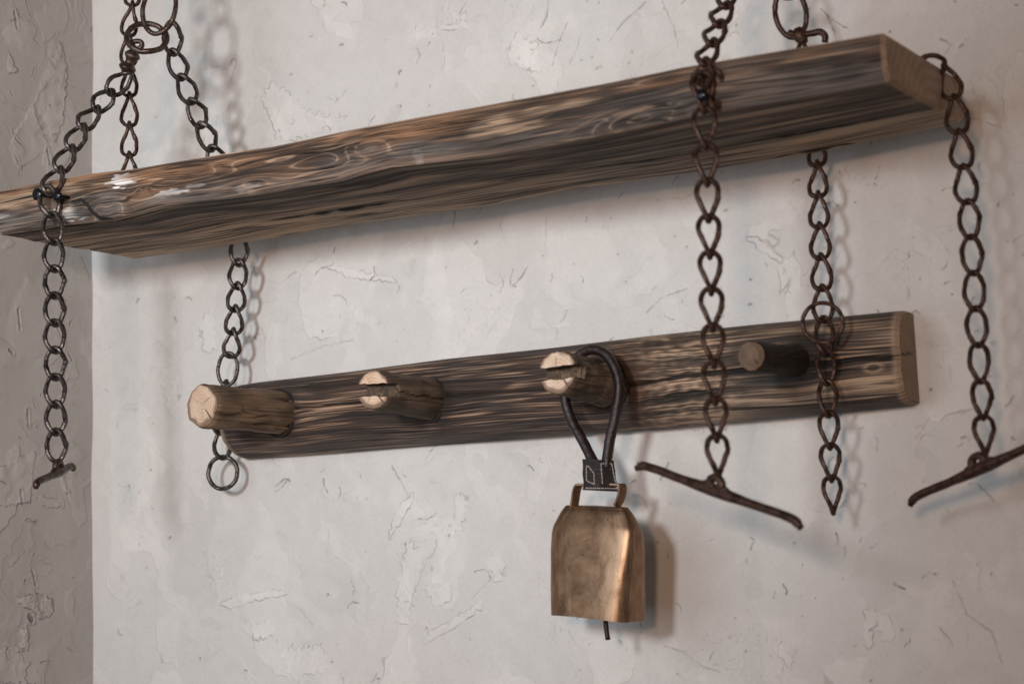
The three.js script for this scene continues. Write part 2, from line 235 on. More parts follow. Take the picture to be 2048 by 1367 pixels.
// colour patches on the front: [px, py, rx px, ry px, colour, strength]
const blots = [[245, 361, 34, 15, 'white', 1.1], [340, 386, 42, 8, 'white', 0.9], [310, 398, 40, 8, 'grey', 0.8], [390, 372, 22, 5, 'white', 0.6], [150, 424, 40, 16, 'white', 0.75], [175, 415, 30, 22, 'grey', 0.8], [30, 440, 90, 24, 'grey', 0.9], [20, 430, 22, 7, 'white', 0.5],
  [215, 410, 36, 30, 'grey', 0.9], [60, 395, 90, 20, 'tan', 0.7], [130, 375, 60, 16, 'tan', 0.4], [300, 345, 60, 14, 'orange', 0.9], [400, 340, 110, 22, 'orange', 0.6], [520, 345, 110, 24, 'brown', 0.6], [440, 395, 80, 10, 'dgrey', 0.7], [490, 375, 30, 8, 'white', 0.25],
  [610, 305, 90, 22, 'brown', 0.45], [690, 275, 60, 12, 'orange', 0.8], [700, 330, 80, 12, 'grey', 0.7], [740, 305, 24, 18, 'grey', 0.4], [655, 330, 22, 14, 'dgrey', 0.7], [820, 300, 80, 16, 'grey', 0.8], [835, 315, 12, 20, 'white', 0.25], [870, 300, 70, 12, 'grey', 0.5], [880, 240, 120, 14, 'orange', 0.6], [800, 255, 60, 10, 'orange', 0.6],
  [980, 255, 50, 18, 'tan', 0.9], [1110, 215, 90, 8, 'tan', 1], [1040, 255, 60, 14, 'tan', 0.6], [1000, 215, 110, 10, 'brown', 0.6], [1250, 180, 90, 10, 'brown', 0.5], [1290, 170, 70, 8, 'orange', 0.6], [1330, 155, 40, 6, 'brown', 0.5], [1150, 255, 130, 14, 'dgrey', 0.55], [1240, 235, 70, 22, 'dgrey', 0.65], [1310, 225, 40, 14, 'grey', 0.8], [1380, 200, 60, 22, 'grey', 0.5],
  [1460, 165, 120, 12, 'tan', 0.6], [1480, 130, 130, 10, 'grey', 0.6], [1600, 150, 130, 20, 'grey', 0.55], [1560, 185, 90, 9, 'grey', 0.7], [1700, 95, 60, 12, 'grey', 0.7], [1690, 150, 50, 14, 'dgrey', 0.6], [1640, 115, 90, 5, 'tan', 0.6], [930, 335, 40, 6, 'tan', 0.3], [1200, 270, 120, 5, 'tan', 0.5]].map(([u, v, rx, ry, c, s]) => { const p = F(u, v), q = F(u + rx, v - rx * 0.17); return [p[0], p[1], Math.abs(q[0] - p[0]), ry / 92, C[c], s]; });
const knots = [[216, 413, 34, 24, 1.3], [290, 378, 16, 8, 0.8], [510, 362, 34, 9, 0.7], [400, 352, 80, 16, -0.8], [575, 312, 80, 15, 1.0], [735, 297, 46, 18, 1.4], [655, 318, 80, 18, -0.9], [1280, 235, 80, 20, 1.7], [470, 330, 60, 13, 0.6], [1330, 155, 60, 7, 0.5], [985, 255, 80, 13, -0.5]].map(([u, v, rx, ry, a]) => { const p = F(u, v), q = F(u + rx, v - rx * 0.17); return [p[0], p[1], Math.abs(q[0] - p[0]), ry / 90, a]; });
const sCrack = [[150, 402], [166, 399], [176, 408], [184, 424], [196, 437], [216, 441]].map(([u, v]) => F(u, v));
// checks and splits of the underside: [[x, z], ...] along the grain, and their width
const botCracks = [[[[-0.52, 0.176], [-0.274, 0.169], [-0.19, 0.164], [-0.095, 0.1615], [-0.02, 0.157]], 1.3], [[[-0.235, 0.163], [-0.17, 0.161], [-0.095, 0.161], [-0.05, 0.159], [-0.015, 0.157]], 5], [[[-0.19, 0.121], [-0.15, 0.119], [-0.1, 0.121]], 2.2], [[[0.06, 0.178], [0.2, 0.172], [0.325, 0.163], [0.44, 0.167], [0.53, 0.16], [0.584, 0.164]], 2.6], [[[0.36, 0.166], [0.44, 0.167], [0.52, 0.161]], 3.4],
  [[[-0.17, 0.0665], [-0.1, 0.071], [-0.03, 0.0725], [0.06, 0.074]], 4], [[[-0.29, 0.083], [-0.22, 0.081], [-0.15, 0.079]], 1.6], [[[-0.33, 0.226], [-0.1, 0.222], [0.1, 0.224]], 0.8], [[[-0.45, 0.262], [-0.3, 0.256], [-0.1, 0.258]], 1.1], [[[0.03, 0.098], [0.2, 0.101], [0.4, 0.096], [0.58, 0.098]], 1.2], [[[0.1, 0.123], [0.25, 0.12], [0.5, 0.122]], 0.9], [[[0.385, 0.083], [0.43, 0.086], [0.475, 0.083]], 4],
  [[[-0.54, 0.283], [-0.42, 0.28], [-0.28, 0.283]], 1.6], [[[-0.535, 0.232], [-0.45, 0.228], [-0.3, 0.231]], 1.2], [[[0.0, 0.252], [0.2, 0.249], [0.5, 0.252]], 1.2], [[[-0.48, 0.132], [-0.3, 0.129], [-0.12, 0.131]], 0.9], [[[-0.4, 0.102], [-0.2, 0.1], [-0.02, 0.101]], 0.8], [[[0.2, 0.21], [0.4, 0.207], [0.57, 0.21]], 1.4]];
function shelfFront(X, q) {
  const wob = N(X * 5, q * 2, 100) * 0.5 + N(X * 13, q * 3.5, 101) * 0.2;
  let f = q * 2.6 + X * 1.1 + wob, near = 0;
  for (const [kx, kq, sx, sq, a] of knots) { const d = Math.hypot((X - kx) / sx, (q - kq) / sq); if (d < 3) { f += a * Math.exp(-d * d * 0.8); near = Math.max(near, Math.exp(-d * d * 0.45)); } }
  const ring = f * 1.75, fr = ring - Math.floor(ring), id = PERM[(Math.floor(ring) + 300) & 255] / 255;
  const contour = ss(-0.05, 0.5, near + 0.4 * N(X * 7, q * 2, 110) + (X < -0.08 && X > -0.42 ? 0.15 : -0.15));
  const wq = q + 0.05 * N(X * 6, q * 2.5, 112) + near * 0.05 * Math.sin(f * 5), streak = N(X * 3, wq * 6, 102) * 0.55 + N(X * 7, wq * 12, 103) * 0.7 + N(X * 12, wq * 24, 104) * 0.7, hair = ss(0.36, 0.7, N(X * 10, wq * 17, 113) + 0.3 * N(X * 40, wq * 20, 114));
  let c = mix3(C.brown, C.orange, clamp(0.46 + 0.95 * N(X * 6, q * 3.2, 105) + 0.45 * N(X * 14, q * 6, 116) + 0.28 * streak + (id - 0.5) * 0.5 * contour));
  c = mix3(c, C.grey, clamp(ss(0.35, 0.95, q + 0.3 * N(X * 8, q * 3, 106)) * 0.6 + ss(0.1, 0.5, X) * 0.3));
  for (const [bx, bq, sx, sq, col, s] of blots) { const dx = (X - bx) / sx, dq = (q - bq) / sq; if (dx * dx + dq * dq > 6) continue; const d = Math.hypot(dx, dq) + 0.4 * N(X * 30, q * 9, 107) + 0.12 * N(X * 40, q * 16, 108); const wt = col === C.white, dw = d + (wt ? 0.45 * N(X * 70, q * 18, 117) : 0); c = mix3(c, col, clamp(s * (wt ? ss(1.0, 0.7, dw) * (0.75 + 0.4 * N(X * 25, q * 20, 118)) : ss(1.25, 0.45, d)), 0, 0.92)); }
  const line1 = ss(0.13, 0.03, Math.abs(fr - 0.5)) * contour * (0.75 + 0.5 * N(X * 30, q * 5, 115));
  c = mix3(c, C.tan, 0.62 * line1); const dk = (ss(0.35, 0.05, fr) + ss(0.75, 0.98, fr)) * contour * 0.3; c = mix3(c, C.brown, dk);
  c = mix3(c, C.dark, hair * 0.75); const fine = lerp(0.84, 0.68, ss(-0.1, 0.35, X)) * (1 + 0.42 * streak) + 0.12 * N(X * 22, q * 20, 109); let h = 0.5 + 0.14 * line1 - 0.12 * dk + 0.16 * streak - 0.2 * hair + 0.1 * N(X * 30, q * 10, 111);
  // long thin checks in the grey right half
  const ck = ss(0.035, 0.008, Math.abs(q - 0.47 - 0.1 * N(X * 3, 1, 120) + 0.12 * (X - 0.3))) * ss(0.05, 0.2, X) * 0.55; c = mix3(c, C.dark, ck); h -= 0.25 * ck;
  const rid = (a, b, z, w) => ss(w, w * 0.25, Math.abs(N(X * a, wq * b, z))), gl = Math.max(rid(2.5, 5.5, 160, 0.1) * ss(-0.2, 0.3, N(X * 9, q * 5, 161)), rid(4, 9, 162, 0.14) * ss(-0.1, 0.35, N(X * 14, q * 8, 163))); c = mix3(c, C.dark, gl * 0.6); h -= 0.25 * gl;
  const pl = rid(3, 7, 164, 0.1) * ss(0, 0.4, N(X * 10, q * 5, 165)); c = mix3(c, C.tan, pl * 0.5);
  let dd = 9; for (let i = 1; i < sCrack.length; i++) { const [ax, aq] = sCrack[i - 1], [bx, bq] = sCrack[i], ux = bx - ax, uq = (bq - aq) * 0.06, px = X - ax, pq = (q - aq) * 0.06, t = clamp((px * ux + pq * uq) / (ux * ux + uq * uq)); dd = Math.min(dd, Math.hypot(px - ux * t, pq - uq * t) / (0.0012 + 0.002 * (i - 1 + t) / 4)); }
  const cr = ss(1.2, 0.6, dd + 0.25 * N(X * 120, q * 12, 121)); c = mix3(c, C.dark, cr); h -= 0.45 * cr;
  return [c[0] * fine, c[1] * fine, c[2] * fine, clamp(h)];
}
function shelfBottom(X, z) {
  const wz = z + 0.004 * N(X * 4, z * 12, 130) + 0.0015 * N(X * 14, z * 30, 131);
  const st = N(X * 2.5, wz * 42, 132) * 0.4 + N(X * 5, wz * 95, 133) * 0.6 + N(X * 9, wz * 180, 134) * 0.6 + N(X * 16, wz * 320, 137) * 0.4, big = N(X * 2, wz * 20, 135);
  let c = mix3([0.055, 0.032, 0.021], [0.42, 0.285, 0.185], clamp(0.48 + 0.7 * st + 0.5 * big + ss(0.2, 0.08, z) * 0.3 + ss(0, -0.5, X) * 0.12 - ss(0.17, 0.26, z) * 0.38));  // lighter toward the back edge: bounce from the wall put into the colour
  c = mix3(c, [0.2, 0.18, 0.165], clamp(0.3 * N(X * 6, wz * 18, 136) + 0.1)); let h = 0.6 + 0.16 * st + 0.12 * big, dark = 0;
  for (const [pts, k] of botCracks) { if (X < pts[0][0] || X > pts[pts.length - 1][0]) continue; const t = (X - pts[0][0]) / (pts[pts.length - 1][0] - pts[0][0]), wid = 0.0018 * k * (Math.pow(Math.sin(Math.PI * clamp(t)), 0.6) * (0.6 + 0.9 * Math.abs(N(X * 22, k, 140)))), d = Math.abs(z - interp(pts, X) - 0.004 * N(X * 9, k * 3, 141) - 0.0012 * N(X * 60, k, 142)); dark = Math.max(dark, ss(wid * 1.25, wid * 0.4, d)); }
  const rid = (a, b, zz, w) => ss(w, w * 0.25, Math.abs(N(X * a, wz * b, zz))), pl = rid(1.2, 60, 147, 0.16) * ss(-0.1, 0.3, N(X * 5, wz * 40, 148)); c = mix3(c, [0.4, 0.28, 0.19], pl * 0.5); dark = Math.max(dark, rid(1.4, 55, 149, 0.12) * ss(-0.1, 0.3, N(X * 5, wz * 40, 144)) * 0.75);
  const fl = ss(0.35, 0.55, N(X * 5, wz * 130, 145) + 0.25 * N(X * 25, wz * 220, 146)) * 0.75; dark = Math.max(dark, fl);
  c = mix3(c, C.dark, dark * 0.92); h -= 0.5 * dark;
  return [...c, clamp(h)];
}
const S1 = 0.34, S2 = 0.78, S3 = 0.86;                                 // front | underside | back | top, as shares of the texture's height
const shelfTex = makeMaps(2048, 1024, (u, v) => {
  const X = SX0 + u * SL, end = Math.max(ss(0.004, 0.0015, u), ss(0.9955, 0.999, u));
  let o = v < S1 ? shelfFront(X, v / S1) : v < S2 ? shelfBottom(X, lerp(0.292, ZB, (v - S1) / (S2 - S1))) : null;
  if (!o) { const st = N(X * 5, v * 300, 150) + 0.5 * N(X * 14, v * 700, 151), c = mix3(C.brown, C.tan, clamp(0.5 + 0.5 * st)); o = [...(v > S3 ? mix3(c, [0.4, 0.3, 0.22], 0.4) : c), 0.5 + 0.2 * st]; }
  const arris = Math.max(ss(0.016, 0.003, v), ss(0.985, 0.998, v)) * (0.6 + 0.6 * N(X * 14, 4, 155)) * lerp(1, 0.55, ss(-0.1, 0.2, X));   // worn pale arris along the top
  const c = mix3(mix3(punch([o[0], o[1], o[2]]), [0.5, 0.34, 0.24], clamp(arris)), [0.46, 0.32, 0.22], end * 0.75);
  return [...c, o[3], 0.82 - 0.1 * N(X * 20, v * 40, 156)];
});
const shelfMat = mat({ map: shelfTex.map, bumpMap: shelfTex.bumpMap, bumpScale: 0.003, roughnessMap: shelfTex.roughnessMap });
const shelf = thing('hanging_shelf', 'long rough weathered plank shelf hung on rusty chains above the peg rail', 'shelf', V(0.02, 0.35, 0.18));
{
  const O = shelf.position;
  const profile = (X) => {                                            // [z, y, s] round the section
    const yt = shelfTop(X), yb = shelfLow(X), ye = interp(backEdge, X), w = N(X * 7, 1, 160) * 0.0015, bt = 0.39 + 0.002 * N(X * 5, 3, 161), h = yt - yb;
    return [[0.2925, yt, 0], [0.2965 + w * 0.5, yt - 0.004, S1 * 0.07], [0.299 + w, yt - h * 0.22, S1 * 0.22], [0.3005 + w, yt - h * 0.5, S1 * 0.5], [0.2985 + w, yt - h * 0.8, S1 * 0.8], [0.2955 + w, yb + 0.004, S1 * 0.94], [0.292, yb, S1],
      [0.23, lerp(yb, ye, 0.3) - 0.001, lerp(S1, S2, 0.28)], [0.15, lerp(yb, ye, 0.65), lerp(S1, S2, 0.64)], [0.078, ye, lerp(S1, S2, 0.965)], [ZB, ye + 0.004, S2], [ZB, bt - 0.003, S3], [0.075, bt, S3 + 0.008], [0.2, lerp(bt, yt, 0.6), 0.93], [0.2925, yt, 1]];
  };
  const at = (X, s) => { const p = profile(X); let i = 1; while (i < p.length - 1 && s > p[i][2]) i++; const t = (s - p[i - 1][2]) / (p[i][2] - p[i - 1][2]); return [lerp(p[i - 1][0], p[i][0], t), lerp(p[i - 1][1], p[i][1], t)]; };
  const place = (a, s) => {
    const X = SX0 + a * SL; let [z, y] = at(X, s); const slant = -0.015 * ss(0.15, 0, a) * (z - ZB) / 0.23;
    const e = Math.min(a, 1 - a) * SL, k = 0.0025 * ss(0.003, 0, e);   // eased ends
    const cz = 0.18, cy = 0.37; z += (cz - z) / 0.11 * k; y += (cy - y) / 0.022 * k;
    if (s > S1 && s < S2) { const rough = 0.0012 * N(X * 4, z * 60, 170) + 0.0004 * N(X * 9, z * 130, 171); y += rough; for (const [pts, kk] of botCracks) if (kk > 1.5 && X > pts[0][0] && X < pts[pts.length - 1][0]) { const t = (X - pts[0][0]) / (pts[pts.length - 1][0] - pts[0][0]); y += 0.0035 * Math.sqrt(kk / 3) * ss(0.0016 * kk, 0, Math.abs(z - interp(pts, X))) * Math.sin(Math.PI * t); } }
    if (s < S1) z += 0.001 * N(X * 14, y * 40, 172) + 0.0006 * N(X * 40, y * 120, 173);
    const jag = a < 0.02 ? 0.003 * N(z * 60, y * 60, 174) * (s > S1 && s < S2 ? 1 : 0.3) : 0;
    return [X + slant - O.x + jag * (1 - a / 0.02), y - O.y, z - O.z, a, s];
  };
  const ringS = []; { const stops = [[0, S1 * 0.07, 4], [S1 * 0.07, S1 * 0.94, 30], [S1 * 0.94, S1, 5], [S1, S2, 110], [S2, S3, 8], [S3, S3 + 0.008, 2], [S3 + 0.008, 1, 8]]; for (const [a, b, n] of stops) for (let i = 0; i < n; i++) ringS.push(lerp(a, b, i / n)); ringS.push(1); }
  const nu = 520, colA = (i) => { const t = i / nu; return t < 0.02 ? lerp(0, 0.0035, t / 0.02) : t > 0.98 ? lerp(0.9965, 1, (t - 0.98) / 0.02) : lerp(0.0035, 0.9965, (t - 0.02) / 0.96); };
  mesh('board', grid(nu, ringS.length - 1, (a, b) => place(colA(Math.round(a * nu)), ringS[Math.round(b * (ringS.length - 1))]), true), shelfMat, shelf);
  const endTex = makeMaps(512, 128, (u, v) => { const r = Math.hypot((u - 0.4) * 2.2, v * 0.5 + 0.6), ring = Math.sin(r * 60 + N(u * 6, v * 3, 3) * 2), n = N(u * 90, v * 14, 180) * 0.5 + N(u * 8, v * 60, 182) * 0.3; const c = mix3([0.28, 0.2, 0.145], [0.45, 0.34, 0.255], clamp(0.5 + 0.22 * ring + 0.45 * n + 0.25 * N(u * 6, v * 4, 181))); return [...c, 0.5 + 0.2 * n + 0.1 * ring, 0.85]; });
  const endMat = mat({ map: endTex.map, bumpMap: endTex.bumpMap, bumpScale: 0.0012, roughness: 0.85 });
  for (const side of [0, 1]) {
    const pts = ringS.slice(0, -1).map((s) => place(side, s)), pos = [], uv = [], idx = []; let cy = 0, cz = 0;
    for (const p of pts) { cy += p[1] / pts.length; cz += p[2] / pts.length; }
    for (let r = 0; r <= 4; r++) for (const p of pts) { const t = r / 4, y = lerp(p[1], cy, t), z = lerp(p[2], cz, t); pos.push(p[0] + (side ? 1 : -1) * 0.0002, y, z); uv.push(z / 0.24 + 0.5, y / 0.06); }
    const n = pts.length; for (let r = 0; r < 4; r++) for (let i = 0; i < n; i++) { const a = r * n + i, b = r * n + (i + 1) % n, c = a + n, d = b + n; side ? idx.push(a, b, c, b, d, c) : idx.push(a, c, b, b, c, d); }
    const g = new THREE.BufferGeometry(); g.setAttribute('position', new THREE.Float32BufferAttribute(pos, 3)); g.setAttribute('uv', new THREE.Float32BufferAttribute(uv, 2)); g.setIndex(idx); g.computeVertexNormals();
    mesh('sawn_end', g, endMat, shelf);
  }
  // dark domed screws that pin the chains to the front edge
  const blk = mat({ color: new THREE.Color().setRGB(0.012, 0.013, 0.016), roughness: 0.22, metalness: 0.6 });
  const screw = (u, v, z, r, len) => {
    const p = onZ(u, v, z).sub(O), prof = [[0, 0.003], [r * 0.35, 0.0029], [r * 0.7, 0.0022], [r * 0.95, 0.0008], [r, 0], [r * 0.9, -0.0014], [0.0024, -0.002], [0.0022, -len], [0, -len]].map(([a, b]) => new THREE.Vector2(a, b));
    const g = new THREE.LatheGeometry(prof.reverse(), 24); g.rotateX(Math.PI / 2); g.translate(p.x, p.y, p.z); mesh('screw', g, blk, shelf);
  };
  screw(73, 388, 0.322, 0.0078, 0.032); screw(113, 391, 0.319, 0.0068, 0.03); screw(1404, 190, 0.322, 0.0058, 0.032);
}

// ---------------------------------------------------------------- peg rail: half a log with four pegs
const RX0 = -0.419, RX1 = 0.4955, RL = RX1 - RX0;
const rail = thing('peg_rail', 'dark half log coat rail with four round wooden pegs fixed on the plaster wall', 'coat rail', V(0.04, 0.117, 0.002));
const railTop = line([[462, 772], [520, 763], [700, 742], [900, 716], [1100, 696], [1300, 672], [1500, 650], [1800, 622], [1826, 620]], 0.014), railLow = line([[485, 918], [700, 903], [900, 886], [1100, 872], [1300, 858], [1500, 840], [1650, 828], [1840, 808]], 0.014);
const railCrack = [[590, 816], [700, 807], [900, 790], [1060, 780], [1180, 775], [1280, 768], [1340, 755], [1500, 737], [1620, 727], [1700, 720], [1800, 712]].map(([u, v]) => { const p = onZ(u, v, 0.058); return [p.x, p.y]; });
const crack2 = [[1640, 745], [1720, 738], [1800, 730]].map(([u, v]) => { const p = onZ(u, v, 0.055); return [p.x, p.y]; });
const pegSpots = [[-0.3182, 0.1226], [-0.0859, 0.1216], [0.1568, 0.1201], [0.3824, 0.1273]];
const railTex = makeMaps(2048, 512, (u, v) => {
  const X = RX0 + u * RL, yt = interp(railTop, X), yb = interp(railLow, X), q = clamp((v - 0.06) / 0.88), y = lerp(yt, yb, q);
  let wy = y + 0.0035 * N(X * 2.5, y * 10, 200) + 0.0005 * N(X * 9, y * 40, 201), swirl = 0;
  for (const [px, py] of pegSpots) { const dx = X - px, dy = y - py, d = Math.exp(-(dx * dx / 0.0028 + dy * dy / 0.0011)); wy += dy / (Math.abs(dy) + 0.004) * -0.009 * d * (0.6 + 0.4 * N(X * 20, y * 20, 202)); swirl = Math.max(swirl, d); }
  const right = ss(0.1, 0.25, X + 0.05 * N(X * 4, y * 20, 205)), curl = ss(0.12, 0.19, X) * ss(0.36, 0.27, X);
  wy += curl * 0.0009 * N(X * 60, y * 160, 203);
  const st = N(X * 3, wy * 150, 206) * 0.4 + N(X * 6, wy * 330, 207) * 0.6 + N(X * 12, wy * 640, 208) * 0.7, ringv = Math.sin(wy * 1900 + N(X * 4, wy * 30, 209) * 3), big = N(X * 4.5, wy * 36, 210);
  const dash = N(X * 9, wy * 360, 220) * 0.65 + N(X * 16, wy * 720, 221) * 0.8 + N(X * 6, wy * 170, 222) * 0.4, lite = ss(0.1, 0.75, dash + 0.55 * big + 0.12 * ringv);
  let c = mix3([0.028, 0.0155, 0.0105], [0.1, 0.055, 0.037], clamp(0.45 + 0.5 * st + 0.4 * N(X * 7, wy * 60, 223))); c = mix3(c, [0.34, 0.2, 0.125], lite * 0.8);
  const tr = clamp(0.44 + 0.42 * st + 0.2 * dash + 0.75 * big + 0.05 * ringv + curl * (0.2 + 0.35 * N(X * 80, wy * 240, 224))); c = mix3(c, tr < 0.5 ? mix3([0.035, 0.023, 0.017], [0.125, 0.078, 0.053], tr * 2) : mix3([0.125, 0.078, 0.053], [0.42, 0.285, 0.185], tr * 2 - 1), right * 0.9);
  c = mix3(c, [0.1, 0.08, 0.07], clamp((ss(0.66, 0.95, q) * 0.6 + ss(0.12, 0.02, q) * 0.35 + ss(0.2, 0.6, N(X * 8, wy * 40, 212)) * 0.4) * (1 - curl * 0.5)));
  const rid = (a, b, z, w) => ss(w, w * 0.25, Math.abs(N(X * a, wy * b, z))), gl = Math.max(rid(1.6, 120, 231, 0.16) * ss(-0.3, 0.3, N(X * 9, wy * 90, 232)), rid(2.2, 210, 233, 0.2) * ss(-0.2, 0.35, N(X * 12, wy * 130, 234)) * 0.8), pl = rid(1.9, 150, 235, 0.16) * ss(0, 0.4, N(X * 10, wy * 80, 236) + 0.3 * big);
  c = mix3(c, [0.4, 0.26, 0.17], pl * lerp(0.55, 0.75, right)); c = mix3(c, C.dark, gl * 0.7);
  const hair = ss(0.42, 0.75, N(X * 6, wy * 420, 225) + 0.35 * N(X * 24, wy * 500, 226)); c = mix3(c, C.dark, hair * 0.8);
  let h = 0.6 + 0.18 * st + 0.06 * ringv + 0.1 * big - 0.25 * hair - 0.25 * gl + 0.1 * pl;
  const cy = interp(railCrack, X) + 0.0012 * N(X * 30, 1, 213), cw = 0.0011 + 0.0011 * Math.abs(N(X * 8, 2, 214)) + 0.0015 * ss(0.2, 0.3, X), cr = ss(cw, cw * 0.4, Math.abs(y - cy)) * (X > -0.36 ? 1 : ss(-0.4, -0.36, X));
  const c2 = X > 0.38 ? ss(0.0009, 0.0003, Math.abs(y - interp(crack2, X) - 0.001 * N(X * 40, 7, 216))) : 0, fl = ss(0.0008, 0.0002, Math.abs(y - 0.09 - 0.004 * N(X * 6, 9, 217))) * ss(0.1, 0.4, N(X * 9, 5, 218));
  const kn = Math.hypot((X - 0.467) / 0.008, (y - 0.113) / 0.004), kd = ss(1.1, 0.6, kn); c = mix3(c, [0.4, 0.27, 0.17], ss(1.9, 1, kn) * 0.5); c = mix3(c, C.dark, kd * 0.7);
  const near = Math.max(...pegSpots.map(([px, py]) => ss(0.045, 0.022, Math.hypot(X - px, y - py) + 0.008 * N(X * 60, y * 60, 215)))); c = mix3(c, C.dark, 0.5 * near);  // shade round each peg, painted into the rail's colour
  const pegShade = ss(0.045, 0.0, Math.hypot(X - 0.178, y - 0.118) + 0.01 * N(X * 50, y * 50, 227)) * 0.75; c = mix3(c, [0.1, 0.04, 0.02], pegShade);  // reddish shading beside the third peg, painted into the wood colour
  const dk = Math.max(cr, c2 * 0.8, fl * 0.6); c = mix3(c, C.dark, dk); h -= 0.5 * dk;
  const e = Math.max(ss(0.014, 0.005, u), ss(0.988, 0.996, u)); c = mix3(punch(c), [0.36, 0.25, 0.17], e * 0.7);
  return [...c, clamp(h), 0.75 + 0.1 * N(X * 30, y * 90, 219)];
});
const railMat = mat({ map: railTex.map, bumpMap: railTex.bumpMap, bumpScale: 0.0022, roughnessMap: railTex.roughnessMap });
const railZ = (X, q) => {                                             // depth of the half-round front
  const k = lerp(2.3, 3.6, ss(-0.3, 0.45, X)), full = lerp(0.059, 0.051, ss(-0.3, 0.45, X)); return full * Math.pow(Math.max(0, 1 - Math.pow(Math.abs(q * 2 - 1), k)), 1 / k);
};
{
  const O = rail.position, qs = []; for (let j = 0; j <= 90; j++) qs.push(0.5 - 0.5 * Math.cos(Math.PI * j / 90));
  const place = (a, q, shrink = 0) => {
    const X = RX0 + a * RL, yt = interp(railTop, X), yb = interp(railLow, X), e = Math.min(a, 1 - a) * RL, k = ss(0.005, 0, e) * 0.1 + shrink; let y = lerp(yt, yb, q), z = railZ(X, q);
    const cr = ss(0.0022 + 0.0012 * ss(0.2, 0.3, X), 0, Math.abs(y - interp(railCrack, X))) * ss(-0.38, -0.34, X); z -= 0.004 * cr; z += 0.0009 * N(X * 9, y * 60, 230) + 0.0006 * N(X * 24, y * 170, 231) + 0.0015 * N(X * 3, y * 20, 232);
    y = lerp(y, (yt + yb) / 2, k * 0.5); z = Math.max(0.0, z - 0.04 * k * ss(0, 0.02, z));
    const swing = a < 0.3 ? -0.012 * (q - 0.35) * (1 - a / 0.3) * 0 : 0;
    return [X + swing - O.x, y - O.y, z, a, 0.06 + q * 0.88];
  };
  const front = grid(520, 90, (a, b) => place(a, qs[Math.round(b * 90)]), true);
  const back = grid(4, 2, (a, b) => { const p = place(a, b); return [p[0], p[1], 0, a, b]; });
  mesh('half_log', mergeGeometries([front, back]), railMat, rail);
  const endTex = makeMaps(256, 256, (u, v) => { const r = Math.hypot(u * 1.2, v - 0.5), ring = Math.sin(r * 70 + N(u * 4, v * 4, 240)), n = N(u * 60, v * 9, 241); const k = ss(0.02, 0.008, Math.abs(v - 0.47 - 0.05 * N(u * 6, 1, 242))) * ss(0.1, 0.4, u); const c = mix3(mix3([0.22, 0.155, 0.105], [0.33, 0.235, 0.16], clamp(0.5 + 0.2 * ring + 0.3 * n + 0.3 * N(u * 5, v * 5, 243))), C.dark, k * 0.8); return [...c, 0.5 + 0.1 * n - 0.4 * k]; });
  const endMat = mat({ map: endTex.map, bumpMap: endTex.bumpMap, bumpScale: 0.001, roughness: 0.85 });
  for (const side of [0, 1]) { const g = grid(1, 60, (a, b) => { const p = place(side, b); return [p[0] + (side ? 0.0003 : -0.0003), p[1], a ? p[2] : 0, a ? p[2] / 0.06 : 0, b]; }, !!side); mesh('sawn_end', g, endMat, rail); }
}
// pegs
function pegMaps(dark, light, s, bark) {
  return makeMaps(512, 512, (u, v) => {
    const cx = Math.cos(u * 6.2832), cy = Math.sin(u * 6.2832), wz = N(cx * 1.2, cy * 1.2, v * 2 + s) * 0.8;
    const st = N(cx * 9 + wz, cy * 9, v * 1.6 + s) * 0.6 + N(cx * 22 + wz, cy * 22, v * 3 + s) * 0.5 + N(cx * 48, cy * 48, v * 7 + s) * 0.3, big = N(cx * 1.6, cy * 1.6, v * 3.2 + s * 2), n = bark ? N(cx * 5, cy * 5, v * 12 + s) : 0;
    const c1 = Math.abs(N(cx * 2.2 + 4, cy * 2.2, v * 0.7 + s)), ck = ss(0.035, 0.01, c1) * ss(-0.1, 0.25, big + 0.2);
    const c = mix3(mix3(dark, light, clamp(0.45 + 0.4 * st + 0.45 * big + 0.3 * n)), C.dark, ck * 0.9); return [...c, clamp(0.6 + 0.2 * st + 0.15 * big + 0.2 * n - 0.5 * ck), 0.8];
  });
}
const endGrain = (s, pale) => makeMaps(256, 256, (u, v) => {
  const x = u - 0.5 + 0.02 * N(u * 4, v * 4, s), y = v - 0.54 + 0.02 * N(u * 4, v * 4, s + 3), r = Math.hypot(x, y), ring = Math.sin(r * 84 + 1.4 * N(u * 3, v * 3, s + 5)), a = Math.atan2(y, x), heart = ss(0.21, 0.19, r);
  let c = mix3([pale[0] * 0.62, pale[1] * 0.5, pale[2] * 0.4], pale, clamp(0.68 + 0.22 * ring + 0.2 * N(u * 30, v * 30, s + 6) + 0.3 * N(u * 3, v * 3, s + 8))); for (let q = 0; q < 3; q++) c = mix3(c, C.brown, 0.75 * ss(0.05, 0.01, Math.abs(((a - q * 2.1 - s + 0.1 * N(r * 9, q, s)) % 6.2832 + 9.4248) % 6.2832 - 3.1416) * (0.3 + r)) * ss(0.45, 0.2, r) * (q === 1 ? 1 : 0.5)); c = mix3(c, [0.45, 0.26, 0.15], 0.35 * ss(0.03, 0.0, Math.abs(r - 0.24)) * ss(-0.5, 1, Math.cos(a)));
  const k = ss(0.1, 0.02, Math.abs(a + 0.9)) * ss(0.05, 0.2, r) * 0.9; c = mix3(c, C.dark, k); c = mix3(c, [0.16, 0.09, 0.055], ss(0.36, 0.47, r + 0.05 * N(a * 2, 1, s)) * 0.9); c = mix3(c, [0.36, 0.2, 0.12], heart * 0.12 + ss(0.03, 0.01, r) * 0.6);
  return [...c, 0.6 + 0.08 * ring - 0.5 * k];
}, THREE.ClampToEdgeWrapping);
const socketMat = mat({ color: new THREE.Color().setRGB(0.014, 0.009, 0.007), roughness: 0.95 });
const csg = new Evaluator(); csg.attributes = ['position', 'uv', 'normal'];
